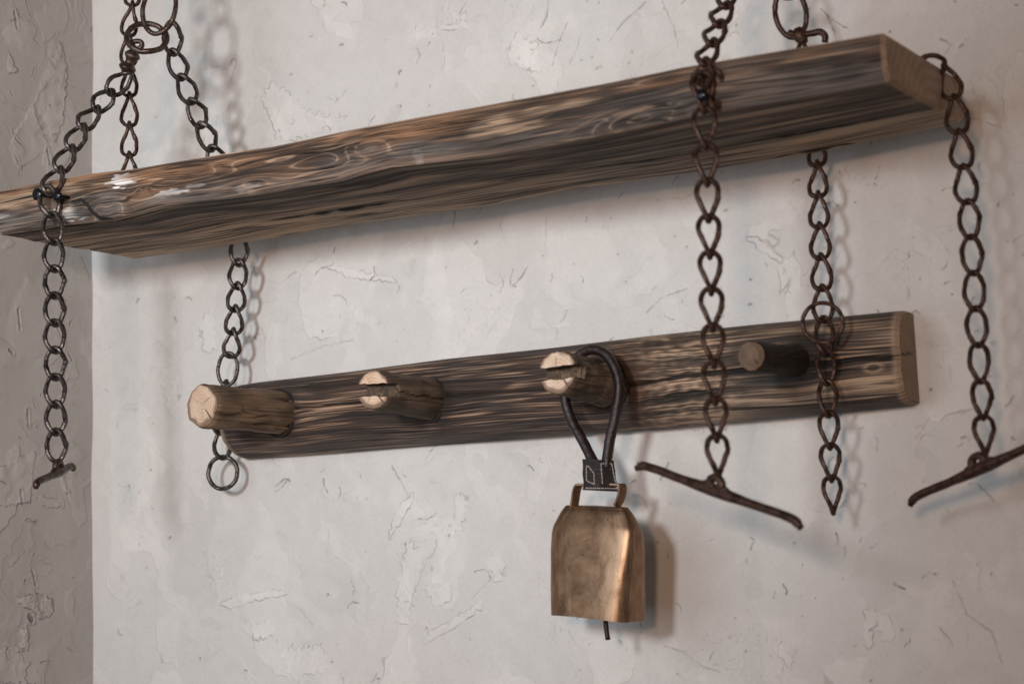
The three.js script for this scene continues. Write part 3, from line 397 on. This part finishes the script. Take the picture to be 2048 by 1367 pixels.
function peg([bx, by], tip, r, o) {
  const base = V(bx, by, 0.035), dir = tip.clone().sub(base), L = dir.length(); dir.normalize();
  const shape = (ang, t) => { const c = Math.cos(ang), s = Math.sin(ang); let k = 1 + o.facet * N(c * 1.3 + o.s, s * 1.3, t * 2.5) + 0.05 * N(c * 3 + o.s, s * 3, t * 5) + 0.015 * N(c * 9, s * 9, t * 9 + o.s); k *= lerp(1.06, 0.98, t); k *= 1 - 0.07 * ss(0.975, 1, t); for (const [ga, gw, t0, t1] of o.grooves ?? []) { let d = Math.abs(((ang - ga - 0.12 * N(t * 6, ga, 3)) % 6.2832 + 9.4248) % 6.2832 - 3.1416); k -= 0.16 * ss(gw, 0, d) * ss(t0 - 0.06, t0 + 0.05, t) * ss(t1 + 0.05, t1 - 0.06, t); } return r * k; };
  const nA = 96, nL = 60, side = grid(nL, nA, (a, b) => { const k = shape(b * 6.2832, a); return [Math.cos(b * 6.2832) * k, Math.sin(b * 6.2832) * k, a * L, b, a]; }, true);
  const disc = (z, flip, rot = 0) => grid(5, nA, (a, b) => { const k = shape(b * 6.2832, z > 0 ? 1 : 0) * a; return [Math.cos(b * 6.2832) * k, Math.sin(b * 6.2832) * k, z, 0.5 + 0.48 * a * Math.cos(b * 6.2832 + rot), 0.5 + 0.48 * a * Math.sin(b * 6.2832 + rot)]; }, flip);
  const solid = (list) => { const g = mergeGeometries(list), p = g.attributes.position, ix = g.index.array, keep = [], A = V(0, 0, 0), B = V(0, 0, 0), D = V(0, 0, 0); for (let i = 0; i < ix.length; i += 3) { A.fromBufferAttribute(p, ix[i]); B.fromBufferAttribute(p, ix[i + 1]); D.fromBufferAttribute(p, ix[i + 2]); if (A.distanceTo(B) > 1e-9 && A.distanceTo(D) > 1e-9 && B.distanceTo(D) > 1e-9) keep.push(ix[i], ix[i + 1], ix[i + 2]); } g.setIndex(keep); return g; };
  let body = solid([side, disc(0, true), disc(L, false)]);
  const cap = solid([disc(L + 0.0012, false), disc(L + 0.0001, true), grid(1, nA, (a, b) => { const k = shape(b * 6.2832, 1); return [Math.cos(b * 6.2832) * k, Math.sin(b * 6.2832) * k, L + 0.0001 + a * 0.0011, 0.5 + 0.48 * Math.cos(b * 6.2832), 0.5 + 0.48 * Math.sin(b * 6.2832)]; }, true)]);
  let capG = cap;
  if (o.slot) {
        const bx2 = new THREE.BoxGeometry(r * 3, o.slot, 0.07, 30, 6, 16), p = bx2.attributes.position;
    for (let i = 0; i < p.count; i++) { const x = p.getX(i), y = p.getY(i), z = p.getZ(i); p.setY(i, y + 0.0016 * N(x * 90, z * 90, Math.sign(y) * 5 + o.s) + 0.12 * (x) * o.skew); if (z < -0.03) p.setZ(i, z + 0.003 * N(x * 70, y * 70, o.s)); }
    bx2.computeVertexNormals();
    const cut = new Brush(bx2); cut.position.set(0, o.slotY ?? 0, L + 0.035 - o.slotDeep); cut.updateMatrixWorld();
    const run = (g) => { const b = new Brush(g); b.updateMatrixWorld(); const out = csg.evaluate(b, cut, SUBTRACTION).geometry; out.clearGroups(); return out; };
    body = run(body); capG = run(cap);
  }
  { const hole = new THREE.TorusGeometry(r * 1.08, 0.0022, 8, 48), hm = mesh('socket', hole, socketMat, rail); hm.position.set(bx - rail.position.x, by - rail.position.y, railZ(bx, (interp(railTop, bx) - by) / (interp(railTop, bx) - interp(railLow, bx))) - 0.0006 - rail.position.z); }
  const m = mesh('peg', body, o.mat, rail); m.quaternion.setFromUnitVectors(V(0, 0, 1), dir); m.position.copy(base).sub(rail.position); if (o.label) m.userData.label = o.label;
  mesh('end_grain', capG, o.cap, m);
}
{
  const pm = (d, l, s, b, bs = 0.002) => { const t = pegMaps(d, l, s, b); return mat({ map: t.map, bumpMap: t.bumpMap, bumpScale: bs, roughness: 0.85 }); };
  const cm = (s, p) => { const t = endGrain(s, p); return mat({ map: t.map, bumpMap: t.bumpMap, bumpScale: 0.0006, roughness: 0.8 }); };
  peg(pegSpots[0], V(-0.318, 0.1289, 0.1987), 0.0265, { s: 3, facet: 0.06, grooves: [[-0.45, 0.13, 0.35, 1], [-0.85, 0.16, 0.05, 0.7], [0.6, 0.22, 0.05, 0.28]], mat: pm([0.045, 0.027, 0.017], [0.33, 0.21, 0.125], 1, false), cap: cm(11, [0.62, 0.46, 0.34]), label: 'tan peg with cracked side and pale ringed end' });
  peg(pegSpots[1], V(-0.0858, 0.1307, 0.1667), 0.0235, { s: 9, facet: 0.08, slot: 0.0155, slotDeep: 0.018, skew: -0.3, grooves: [[-0.1, 0.06, 0.0, 0.9]], mat: pm([0.035, 0.023, 0.016], [0.17, 0.112, 0.07], 5, false), cap: cm(21, [0.72, 0.52, 0.38]), label: 'dark peg split open at its pale end' });
  peg(pegSpots[2], V(0.1566, 0.1303, 0.1647), 0.0245, { s: 15, facet: 0.07, slot: 0.0145, slotDeep: 0.018, skew: 0.2, mat: pm([0.045, 0.028, 0.019], [0.2, 0.13, 0.08], 8, true), cap: cm(31, [0.75, 0.58, 0.45]), label: 'knotty peg with split pale end carrying the bell strap' });
  peg(pegSpots[3], V(0.3824, 0.1276, 0.1677), 0.0155, { s: 22, facet: 0.06, mat: pm([0.012, 0.008, 0.006], [0.05, 0.032, 0.022], 12, true, 0.003), cap: cm(41, [0.15, 0.1, 0.07]), label: 'thin peg with black bark' });
}

// ---------------------------------------------------------------- iron chains
const rustMaps = (a, b, c, s, red = 0.25) => makeMaps(256, 256, (u, v) => { const n = fbm(u * 7, v * 7, s), m = N(u * 26, v * 26, s + 3), k = clamp(0.5 + 0.7 * n + 0.25 * m); let o = k < 0.5 ? mix3(a, b, k * 2) : mix3(b, c, k * 2 - 1); o = mix3(o, [0.15, 0.062, 0.027], ss(0.15, 0.6, N(u * 12, v * 12, s + 9) + 0.3 * m) * red); return [...o, 0.5 + 0.25 * n + 0.25 * m, clamp(0.45 + 0.35 * n + 0.12 * m, 0.22, 0.95)]; });
const iron = (t, metal, bs = 0.0006) => mat({ map: t.map, bumpMap: t.bumpMap, bumpScale: bs, roughnessMap: t.roughnessMap, metalness: metal });
const steelMat = iron(rustMaps([0.05, 0.038, 0.034], [0.1, 0.083, 0.076], [0.2, 0.18, 0.17], 60, 0.12), 0.85), rustMat = iron(rustMaps([0.032, 0.014, 0.009], [0.06, 0.029, 0.02], [0.085, 0.05, 0.037], 70), 0.5), mixMat = iron(rustMaps([0.045, 0.027, 0.021], [0.085, 0.056, 0.044], [0.12, 0.095, 0.083], 80), 0.7);
const PITCH = 0.033;
// one link: an oval of wire twisted a quarter turn, so that neighbours lie flat; narrow: how much tighter its upper end is
function linkGeo(pitch, wid, wire, narrow, twist, v, weld) {
  const Lc = pitch + wire, pts = [];
  for (let i = 0; i < 40; i++) {
    const s = i / 40 * Math.PI * 2, c = Math.cos(s), y = Lc / 2 * c * (1 + 0.02 * N(c * 2, Math.sin(s) * 2, v)); let x = wid / 2 * Math.sign(Math.sin(s)) * Math.pow(Math.abs(Math.sin(s)), 0.88) * (1 - narrow * c) * (1 + 0.07 * N(c * 2 + 5, Math.sin(s) * 2, v));
    const th = (c * 0.5 + 0.5) * twist; if (weld && Math.abs(s - 1.57) < 0.2) x *= 1.04; pts.push(V(x * Math.cos(th), y, x * Math.sin(th)));
  }
  return tube(curveOf(pts, true), (t) => wire / 2 * (1 + (weld ? 0.22 * ss(0.03, 0, Math.abs(t - 0.235)) : 0)), 56, 9, true, { rough: 0.22, s: v * 3 });
}
const linkSet = (pitch, wid, wire, narrow) => [0, 1, 2, 3].map((v) => linkGeo(pitch, wid, wire, narrow, Math.PI / 2, v + narrow * 10, v % 2 === 0));
const SETS = { tear: linkSet(PITCH, 0.0184, 0.0049, 0.34), slim: linkSet(PITCH, 0.018, 0.0049, 0.02), drop: linkSet(PITCH, 0.0182, 0.0049, -0.3), turnL: linkSet(PITCH, 0.0205, 0.0056, 0.32), lens: linkSet(PITCH, 0.0218, 0.0058, 0.03), wide: linkSet(PITCH, 0.0195, 0.0052, -0.3), big: linkSet(0.039, 0.0195, 0.0049, 0.32) };
// places links along a polyline; face: turn of the chain about its own axis
function runLinks(chain, pts, set, pitch, material, face = 0, o = {}) {
  const c = new THREE.CurvePath(); for (let i = 1; i < pts.length; i++) c.add(new THREE.LineCurve3(pts[i - 1], pts[i]));
  const L = c.getLength(), n = Math.max(1, Math.round(L / pitch)), toCam = V(0, 0, 0);
  for (let i = 0; i < n; i++) {
    const a = c.getPointAt(i / n), b = c.getPointAt((i + 1) / n), m = a.clone().add(b).multiplyScalar(0.5), y = a.clone().sub(b).normalize();
    toCam.copy(CAM).sub(m); let z = toCam.addScaledVector(y, -toCam.dot(y)).normalize(); let x = new THREE.Vector3().crossVectors(y, z); z = new THREE.Vector3().crossVectors(x, y);
    const q = new THREE.Quaternion().setFromRotationMatrix(new THREE.Matrix4().makeBasis(x, y, z)); q.multiply(new THREE.Quaternion().setFromAxisAngle(V(0, 1, 0), face + (o.turn ?? 0) * i + rr(-1, 1) * (o.jitter ?? 0.12)));
    const g = SETS[typeof set === 'function' ? set(i / n) : set][Math.floor(rnd() * 4)], k = mesh('link', g, material, chain); k.position.copy(m).sub(chain.position); k.quaternion.copy(q); k.scale.set(1, a.distanceTo(b) / pitch, 1);
  }
}
function ring(chain, name, at, R, wire, normal, material, squash = 1, spin = 0) {
  const pts = []; for (let i = 0; i < 32; i++) { const a = i / 32 * 6.2832; pts.push(V(Math.cos(a) * R * squash * (1 + 0.015 * N(Math.cos(a), Math.sin(a), R * 900)), Math.sin(a) * R, 0.0015 * N(Math.cos(a) * 2, Math.sin(a) * 2, 5))); }
  const m = mesh(name, tube(curveOf(pts, true), (t) => wire / 2 * (1 + 0.15 * ss(0.02, 0, Math.abs(t - 0.42))), 64, 12, true, { rough: 0.1, s: R * 100 }), material, chain);
  m.position.copy(at).sub(chain.position); m.quaternion.setFromUnitVectors(V(0, 0, 1), normal.clone().normalize()).multiply(new THREE.Quaternion().setFromAxisAngle(V(0, 0, 1), spin)); return m;
}
// the toggle at a chain's end: a forged bar with down-turned tips and an eye
function toggle(chain, a, b, eye, material, t = 0.45) {
  const d = b.clone().sub(a), L = d.length(), mid = a.clone().lerp(b, t); d.normalize(); const up = V(0, 1, 0).addScaledVector(d, -d.y).normalize();
  const pts = [[0, -0.005], [0.035, -0.0008], [0.09, 0.0004], [0.3, 0.0], [0.5, 0], [0.7, 0.0], [0.91, 0.0004], [0.965, -0.0008], [1, -0.005]].map(([s, h]) => a.clone().lerp(b, s).addScaledVector(up, h).sub(chain.position));
  const bar = tube(curveOf(pts), (s) => (0.0043 + 0.0014 * ss(0.22, 0.04, Math.abs(s - t))) * (s < 0.012 || s > 0.988 ? 0.72 : 1) , 90, 12, false, { rough: 0.05, s: L * 90 });
  const eg = new THREE.TorusGeometry(0.0062, 0.0037, 12, 28), sh = new THREE.Matrix4().makeBasis(d, up, new THREE.Vector3().crossVectors(d, up)); eg.scale(1.25, 1, 1.1); eg.applyMatrix4(sh); const e = mid.addScaledVector(up, 0.0064).sub(chain.position); eg.translate(e.x, e.y, e.z);
  const eyeW = [-1, 1].map((s) => { const g = new THREE.SphereGeometry(0.0056, 14, 12); g.scale(2.3, 1, 0.8); g.applyMatrix4(sh); g.translate(e.x + d.x * s * 0.0085 - up.x * 0.0042, e.y + d.y * s * 0.0085 - up.y * 0.0042, e.z + d.z * s * 0.0085); return g; });
  mesh('toggle_bar', mergeGeometries([bar, eg, ...eyeW].map((g) => { const k = g.clone(); return k; })), material, chain);
}
const HUNG = undefined;
// left front chain: from the swivel below the ring down to the screws, then hanging to its toggle
{
  const pin = onZ(97, 388, 0.313), t0 = onZ(258, 150, 0.205), c = thing('chain', 'steel grey chain pinned by two dark screws to the left shelf edge', 'chain', pin, HUNG);
  runLinks(c, [t0, onZ(225, 175, 0.215), onZ(165, 250, 0.262), pin.clone().add(V(-0.002, 0.004, 0))], 'lens', PITCH, steelMat, 0.45, { jitter: 0.2 });
  const end = onZ(112, 918, 0.313); runLinks(c, [pin.clone().add(V(0.001, 0.006, 0.003)), onZ(106, 450, 0.313), end], 'lens', PITCH, steelMat, 0.8, { jitter: 0.1 });
  const e = onZ(112, 930, 0.313), dir = V(0.045, -0.0, -0.1).normalize(), side = onZ(148, 926, 0.313).sub(onZ(112, 934, 0.313));
  const nearTip = onZ(70, 966, 0.375), farTip = onZ(146, 930, 0.265); void e; void dir; void side; toggle(c, nearTip, farTip, e, rustMat, 0.6);
  // forged swivel that hooks the ring
  const s0 = onZ(272, 92, 0.2), s1 = onZ(250, 146, 0.203), ax = s1.clone().sub(s0), sw = tube(curveOf([s0, s0.clone().lerp(s1, 0.3), s0.clone().lerp(s1, 0.55), s0.clone().lerp(s1, 0.8), s1].map((p) => p.clone().sub(c.position))), (t) => 0.0036 + 0.0062 * Math.exp(-Math.pow((t - 0.36) / 0.17, 2)) + 0.0076 * Math.exp(-Math.pow((t - 0.8) / 0.15, 2)), 40, 14, false, { rough: 0.16 });
  const hook = tube(curveOf([[-0.4, 0.2], [-0.5, -0.15], [-0.15, -0.42], [0.3, -0.35], [0.5, 0.0], [0.35, 0.3]].map(([a, b]) => s0.clone().addScaledVector(RGT, a * 0.016).addScaledVector(ax.clone().normalize(), b * 0.014).addScaledVector(FWD, -0.003).sub(c.position))), 0.0032, 28, 10, false, { rough: 0.12 });
  mesh('swivel', mergeGeometries([sw, hook]), mixMat, c);
}
// left rear chain: oval link, ring, then down to the back of the shelf and below it to a ring
{
  const c = thing('chain', 'chain running behind the shelf and past the rail end to a plain ring', 'chain', onZ(335, 60, 0.17), HUNG);
  ring(c, 'oval_link', onZ(318, 16, 0.185), 0.034, 0.0062, V(0.5, 0.1, 1), mixMat, 0.62, -0.12);
  runLinks(c, [V(-0.39, 1.1, 0.19), onZ(318, -28, 0.185)], 'lens', PITCH, mixMat, 0.5); ring(c, 'large_ring', onZ(293, 75, 0.2), 0.0246, 0.0072, V(0.61, 0.49, 0.63), mixMat, 1);
  runLinks(c, [onZ(343, 48, 0.178), onZ(346, 112, 0.17), onZ(425, 300, 0.085), onZ(462, 395, 0.06)], 'lens', PITCH, steelMat, 0.75, { jitter: 0.15 });
  runLinks(c, [onZ(478, 478, 0.058), onZ(476, 560, 0.054), onZ(462, 708, 0.047)], (t) => t < 0.35 ? 'lens' : 'turnL', PITCH * 0.94, steelMat, 0.8, { turn: -0.14, jitter: 0.08 });
  ring(c, 'oval_link', onZ(455, 738, 0.046), 0.0215, 0.005, V(0.4, 0, 1), steelMat, 0.62, -0.1);
  runLinks(c, [onZ(452, 766, 0.043), onZ(438, 845, 0.04), onZ(446, 912, 0.038)], 'lens', PITCH, steelMat, 0.2);
  ring(c, 'end_ring', onZ(445, 945, 0.036), 0.0212, 0.0058, V(0.25, 0.02, 1), steelMat);
}
// chain that drops straight onto the shelf behind the ring
{
  const c = thing('chain', 'brown chain dropping straight onto the shelf top beside the large ring', 'chain', onZ(258, 335, 0.19), HUNG);
  runLinks(c, [V(-0.405, 1.1, 0.2), onZ(266, -6, 0.2), onZ(256, 66, 0.195), onZ(258, 170, 0.19), onZ(258, 368, 0.19)], 'big', 0.039, rustMat, 0, { jitter: 0.25 });
  runLinks(c, [V(-0.426, 0.404, 0.19), V(-0.39, 0.402, 0.175), V(-0.33, 0.401, 0.16)], 'big', 0.039, rustMat, 0.6);
}
// right front chain
{
  const pin = onZ(1405, 188, 0.313), c = thing('chain', 'blurred rusty chain crossing the shelf front at right, toggle drooping to the right', 'chain', pin, HUNG);
  runLinks(c, [V(0.405, 1.0, 0.16), onZ(1475, -80, 0.185), onZ(1452, 0, 0.225), onZ(1402, 140, 0.306), pin.clone().add(V(0, 0.006, 0.002))], 'wide', PITCH, rustMat, 0.35, { jitter: 0.1 });
  runLinks(c, [onZ(1404, 150, 0.312), onZ(1412, 300, 0.312), onZ(1437, 950, 0.312)], 'wide', PITCH, rustMat, 1.4, { jitter: 0.1, turn: 0.015 });
  runLinks(c, [onZ(1420, 130, 0.304), onZ(1432, 228, 0.303)], 'wide', PITCH * 1.4, rustMat, 1.2);
  toggle(c, onZ(1275, 926, 0.272), onZ(1604, 1044, 0.352), null, rustMat, 0.5);
}
// right rear chain
{
  const c = thing('chain', 'rusty chain hanging across the rail beyond the thin black peg, ring threaded on it', 'chain', onZ(1637, 310, 0.062), HUNG);
  ring(c, 'oval_link', onZ(1582, 26, 0.11), 0.026, 0.0056, V(0.35, 0, 1), rustMat, 0.6, 0.12);
  runLinks(c, [V(0.425, 1.0, 0.13), onZ(1578, -8, 0.11)], 'tear', PITCH, rustMat, 0.2);
  const k = [[1578, 66], [1600, 70], [1625, 66], [1642, 64], [1651, 72], [1650, 84]].map(([u, v]) => onZ(u, v, 0.11).sub(c.position)); const hook = tube(curveOf(k), 0.0035, 40, 10, false, { rough: 0.15 });
  const lug = tube(curveOf([[1594, 58], [1600, 70], [1608, 86]].map(([u, v]) => onZ(u, v, 0.11).sub(c.position))), (t) => 0.0045 + 0.003 * Math.sin(t * 3.14), 16, 12, false, { rough: 0.15 });
  mesh('toggle_bar', mergeGeometries([hook, lug]), rustMat, c);
  runLinks(c, [onZ(1606, 84, 0.108), onZ(1620, 180, 0.066), onZ(1632, 262, 0.062)], 'tear', PITCH, rustMat, 0.2);
  runLinks(c, [onZ(1633, 265, 0.062), onZ(1638, 420, 0.066), onZ(1650, 690, 0.074), onZ(1667, 1022, 0.078)], (t) => t < 0.5 ? 'tear' : t < 0.72 ? 'slim' : 'drop', PITCH, rustMat, -0.1, { jitter: 0.1, turn: 0.15 });
  ring(c, 'threaded_ring', onZ(1646, 645, 0.086), 0.0205, 0.0044, V(0.5, 0.02, 1), rustMat);
}
// chain over the right end of the shelf
{
  const c = thing('chain', 'rusty chain draped over the right sawn end of the shelf, hanging to a toggle', 'chain', onZ(1912, 185, 0.14), HUNG);
  const pts = [V(0.42, 0.4, 0.15), V(0.5, 0.399, 0.148), V(0.572, 0.397, 0.142), V(0.594, 0.388, 0.14), V(0.5975, 0.355, 0.14), onZ(1938, 420, 0.14), onZ(1972, 908, 0.14)];
  runLinks(c, pts, (t) => t < 0.55 ? 'tear' : t < 0.9 ? 'slim' : 'drop', PITCH * 1.06, rustMat, -0.4, { jitter: 0.13, turn: 0.12 });
  toggle(c, onZ(1818, 1000, 0.112), onZ(2118, 868, 0.188), null, rustMat, 0.5);
}

// ---------------------------------------------------------------- cow bell on its strap
{
  const top = onZ(1193, 1012, 0.1), c = thing('cow_bell', 'brass coloured metal cow bell hanging by a dark leather strap from the third peg', 'bell', top);
  const Hb = 0.1195, S = [[0, 0.0425, 0.007, 2.6], [0.012, 0.0452, 0.0095, 2.8], [0.06, 0.0495, 0.0125, 3], [0.19, 0.0585, 0.0175, 3.4], [0.25, 0.0592, 0.0188, 3.7], [0.42, 0.0588, 0.0222, 3.9], [0.7, 0.0562, 0.0272, 3.8], [1, 0.0538, 0.031, 3.5]];
  const sec = (t, i) => { for (let k = 1; k < S.length; k++) if (t <= S[k][0]) return lerp(S[k - 1][i], S[k][i], (t - S[k - 1][0]) / (S[k][0] - S[k - 1][0])); return S[S.length - 1][i]; };
  const ten = (t, i) => (sec(Math.max(0, t - 0.02), i) + sec(t, i) * 2 + sec(Math.min(1, t + 0.02), i)) / 4;
  const wallAt = (t, b, inset) => { const a = b * 6.2832, e = 2 / ten(t, 3), cx = Math.sign(Math.cos(a)) * Math.pow(Math.abs(Math.cos(a)), e), sz = Math.sign(Math.sin(a)) * Math.pow(Math.abs(Math.sin(a)), e); const dent = 0.0004 * N(cx * 2, t * 2.5, sz * 2) + 0.00014 * N(cx * 6, t * 7, sz * 5); return [cx * (ten(t, 1) - inset + dent), -t * Hb - 0.0015 * Math.cos(a * 2) * t, sz * (ten(t, 2) - inset + dent)]; };
  const ts = (a) => a < 0.3 ? a / 0.3 * 0.06 : a < 0.6 ? 0.06 + (a - 0.3) / 0.3 * 0.2 : 0.26 + (a - 0.6) / 0.4 * 0.74;
  const outer = grid(90, 140, (a, b) => { const t = ts(a), p = wallAt(t, b, 0); return [...p, b * 3, 0.02 + t * 0.94]; }), inner = grid(50, 140, (a, b) => [...wallAt(ts(a) * 0.98 + 0.02, b, 0.0016), b * 3, a], true);
  const lip = grid(1, 140, (a, b) => [...wallAt(1, b, a * 0.0016), b * 3, 0.96]), lid = grid(1, 140, (a, b) => { const p = wallAt(0, b, 0); return [p[0] * a, p[1] + 0.001 * (1 - a), p[2] * a, b, a * 0.05]; });
  const brass = makeMaps(1024, 512, (u, v) => { const n = fbm(u * 9, v * 5, 300), m = N(u * 60, v * 26, 301), sp = ss(0.55, 0.75, N(u * 90, v * 45, 302)) * ss(0.2, 0.5, N(u * 8, v * 4, 303) + 0.2), sc = ss(0.5, 0.7, N(u * 30, v * 160, 304)) * 0.3; let k = mix3([0.23, 0.135, 0.082], [0.43, 0.275, 0.175], clamp(0.5 + 0.9 * n + 0.2 * m)); k = mix3(k, [0.1, 0.065, 0.045], sp * 0.7 + 0.35 * ss(0.2, 0, v) * clamp(0.5 + n)); k = mix3(k, [0.62, 0.5, 0.38], sc * 0.5); return [...k, 0.5 + 0.2 * n + 0.08 * m - 0.3 * sp, clamp(0.43 + 0.1 * n + 0.03 * m + 0.2 * sp, 0.2, 0.9)]; });
  const seamMat = mat({ color: new THREE.Color().setRGB(0.12, 0.075, 0.05), roughness: 0.5, metalness: 0.8 }), brassMat = mat({ map: brass.map, bumpMap: brass.bumpMap, bumpScale: 0.0004, roughnessMap: brass.roughnessMap, metalness: 0.95 });
  const shell = mesh('shell', mergeGeometries([outer, inner, lip, lid]), brassMat, c);
  for (const g of [shell]) { g.rotation.y = -0.22; g.rotation.z = -0.062; }
  for (const [x, t] of [[0.0485, 0.52], [0.0475, 0.88]]) { const r = new THREE.SphereGeometry(0.002, 12, 8); r.scale(1, 1, 0.6); const zz = ten(t, 2) * 0.62; r.translate(x + 0.001, -t * Hb, zz); mesh('rivet', r, brassMat, shell); }
  mesh('seam', tube(curveOf([0.16, 0.3, 0.5, 0.7, 0.85, 0.995].map((t) => V(...wallAt(t, 0.035, -0.0002)))), 0.0011, 60, 8, false, { rough: 0.2, flat: 0.6 }), seamMat, shell);
  // flat hanger strap of the bell
  const L = (u, v, z = 0.118) => onZ(u, v, z - 0.018).sub(top), hangerPts = [L(1148, 1014), L(1151, 994), L(1154, 978), L(1158, 971), L(1168, 969), L(1200, 969), L(1234, 969), L(1244, 971), L(1245, 979), L(1242, 994), L(1234, 1012)];
  { const hc = curveOf(hangerPts), wv = V(-0.5, 0.05, 0.86).normalize(), P = V(0, 0, 0);
    mesh('hanger', grid(60, 20, (a, b) => { hc.getPointAt(a, P); const T = hc.getTangentAt(a), w = wv.clone().addScaledVector(T, -wv.dot(T)).normalize(), n = new THREE.Vector3().crossVectors(T, w), an = b * 6.2832, e = 0.35, cs = Math.sign(Math.cos(an)) * Math.pow(Math.abs(Math.cos(an)), e), sn = Math.sign(Math.sin(an)) * Math.pow(Math.abs(Math.sin(an)), e); P.addScaledVector(w, cs * 0.0052 * (1 + 0.05 * N(a * 9, 2, 330))).addScaledVector(n, sn * 0.0015); return [P.x, P.y, P.z, a, b * 0.2]; }), brassMat, c); }
  const dk = mat({ color: new THREE.Color().setRGB(0.03, 0.02, 0.017), roughness: 0.4, metalness: 0.6 });
  mesh('clapper', mergeGeometries([tube(curveOf([L(1207, 1150, 0.112), L(1211, 1240, 0.112), L(1216, 1279, 0.112)]), (t) => 0.0024 + 0.0004 * t, 20, 10, false, { rough: 0.1 })]), dk, c);
  // leather strap: a rolled loop over the peg, gathered in a stitched keeper
  const lt = makeMaps(256, 256, (u, v) => { const n = fbm(u * 14, v * 14, 310), m = N(u * 60, v * 60, 311); return [0.017 + 0.009 * n, 0.0065 + 0.003 * n, 0.0062 + 0.003 * n, 0.5 + 0.25 * n + 0.25 * m, clamp(0.48 + 0.2 * n + 0.1 * m, 0.3, 0.9)]; });
  const leather = mat({ map: lt.map, bumpMap: lt.bumpMap, bumpScale: 0.0005, roughnessMap: lt.roughnessMap }), thread = mat({ color: new THREE.Color().setRGB(0.5, 0.42, 0.36), roughness: 0.8 });
  const wrapMat = leather.clone(); wrapMat.color.setRGB(0.55, 0.45, 0.45); wrapMat.roughness = 1.5; const s = new THREE.Group(); s.name = 'strap'; c.add(s);
  const loop = [L(1190, 930, 0.118), L(1170, 890, 0.113), L(1141, 835, 0.108), L(1131, 800, 0.107), V(0.1235, 0.125, 0.088).sub(top), V(0.1335, 0.147, 0.088).sub(top), V(0.156, 0.1585, 0.09).sub(top), V(0.178, 0.151, 0.093).sub(top), L(1238, 765, 0.114), L(1232, 825, 0.117), L(1219, 885, 0.118), L(1212, 935, 0.12)];
  const loopC = curveOf(loop); mesh('rolled_cord', tube(loopC, (t) => 0.0057 * (1 + 0.05 * N(t * 26, 1, 5) + 0.035 * Math.pow(Math.abs(Math.sin(t * 95 + 2 * N(t * 12, 3, 6))), 3)), 260, 16, false, { rough: 0.05 }), leather, s);
  { const st = [], P = V(0, 0, 0), Q = V(0, 0, 0), off = RGT.clone().multiplyScalar(0.0047).addScaledVector(FWD, -0.0022); for (let i = 0; i < 30; i++) { const t = 0.56 + i * 0.0142; loopC.getPointAt(t, P); loopC.getPointAt(t + 0.0098, Q); st.push(tube(new THREE.LineCurve3(P.clone().add(off), Q.clone().add(off)), 0.00045, 2, 5)); } mesh('stitching', mergeGeometries(st), thread, s); }
  // keeper: a leather wrap, flaring to the bottom, in the plane across the line of sight
  const kc = L(1199, 950, 0.122), fz = V(0.42, 0, 0.9).normalize(), fx = new THREE.Vector3().crossVectors(V(0, 1, 0), fz), kH = 0.034;
  const kp = (b, t, inset = 0) => { const a = b * 6.2832, fl = lerp(0.0172, 0.0185, t) + 0.0012 * ss(0.85, 1, t) + 0.0008 * N(Math.cos(a) * 2, t * 3, 320), e = 0.62, x = Math.sign(Math.cos(a)) * Math.pow(Math.abs(Math.cos(a)), e) * (fl - inset), zz = Math.sign(Math.sin(a)) * Math.pow(Math.abs(Math.sin(a)), e) * (0.0072 + 0.0012 * Math.cos(x * 220) - inset) + 0.0008 * N(x * 120, t * 4, 321), y = kH / 2 - t * kH - 0.1 * x; return kc.clone().addScaledVector(fx, x).addScaledVector(fz, zz).add(V(0.0012 * (t - 0.5), y, 0)); };
  const kg = (f) => grid(30, 80, f), arr = (v, a, b) => [v.x, v.y, v.z, a, b];
  const keeper = mesh('keeper', mergeGeometries([grid(24, 80, (a, b) => arr(kp(b, a), b * 2, a), false), grid(24, 80, (a, b) => arr(kp(b, a, 0.0016), b * 2, a), true), grid(1, 80, (a, b) => arr(kp(b, 0, a * 0.0016), b, a), true), grid(1, 80, (a, b) => arr(kp(b, 1, a * 0.0016), b, a))]), wrapMat, s); void kg;
  const onK = (x, t) => { const b0 = 0.25, xx = clamp(x / 0.0178, -0.97, 0.97), a = Math.acos(Math.sign(xx) * Math.pow(Math.abs(xx), 1 / 0.62)) / 6.2832; void b0; return kp(a, t).addScaledVector(fz, 0.0004); };
  const rows = [[[-0.015, 0.93], [0.0165, 0.9]], [[0.0155, 0.1], [0.0035, 0.12]], [[0.0035, 0.12], [0.003, 0.78]], [[0.0155, 0.1], [0.017, 0.95]], [[-0.0135, 0.25], [-0.0115, 0.2]], [[-0.0135, 0.25], [-0.014, 0.7]], [[-0.0115, 0.2], [-0.005, 0.45]], [[-0.005, 0.45], [-0.0058, 0.8]], [[-0.0058, 0.8], [-0.014, 0.7]]];
  const sts = []; for (const [[x0, t0], [x1, t1]] of rows) { const len = Math.hypot(x1 - x0, (t1 - t0) * kH), n = Math.max(1, Math.round(len / 0.0042)); for (let i = 0; i < n; i++) { const f0 = (i + 0.08) / n, f1 = (i + 0.92) / n; sts.push(tube(new THREE.LineCurve3(onK(lerp(x0, x1, f0), lerp(t0, t1, f0)), onK(lerp(x0, x1, f1), lerp(t0, t1, f1))), 0.0005, 3, 5)); } }
  mesh('stitching', mergeGeometries(sts), thread, keeper);
}
renderer.render(scene, camera);
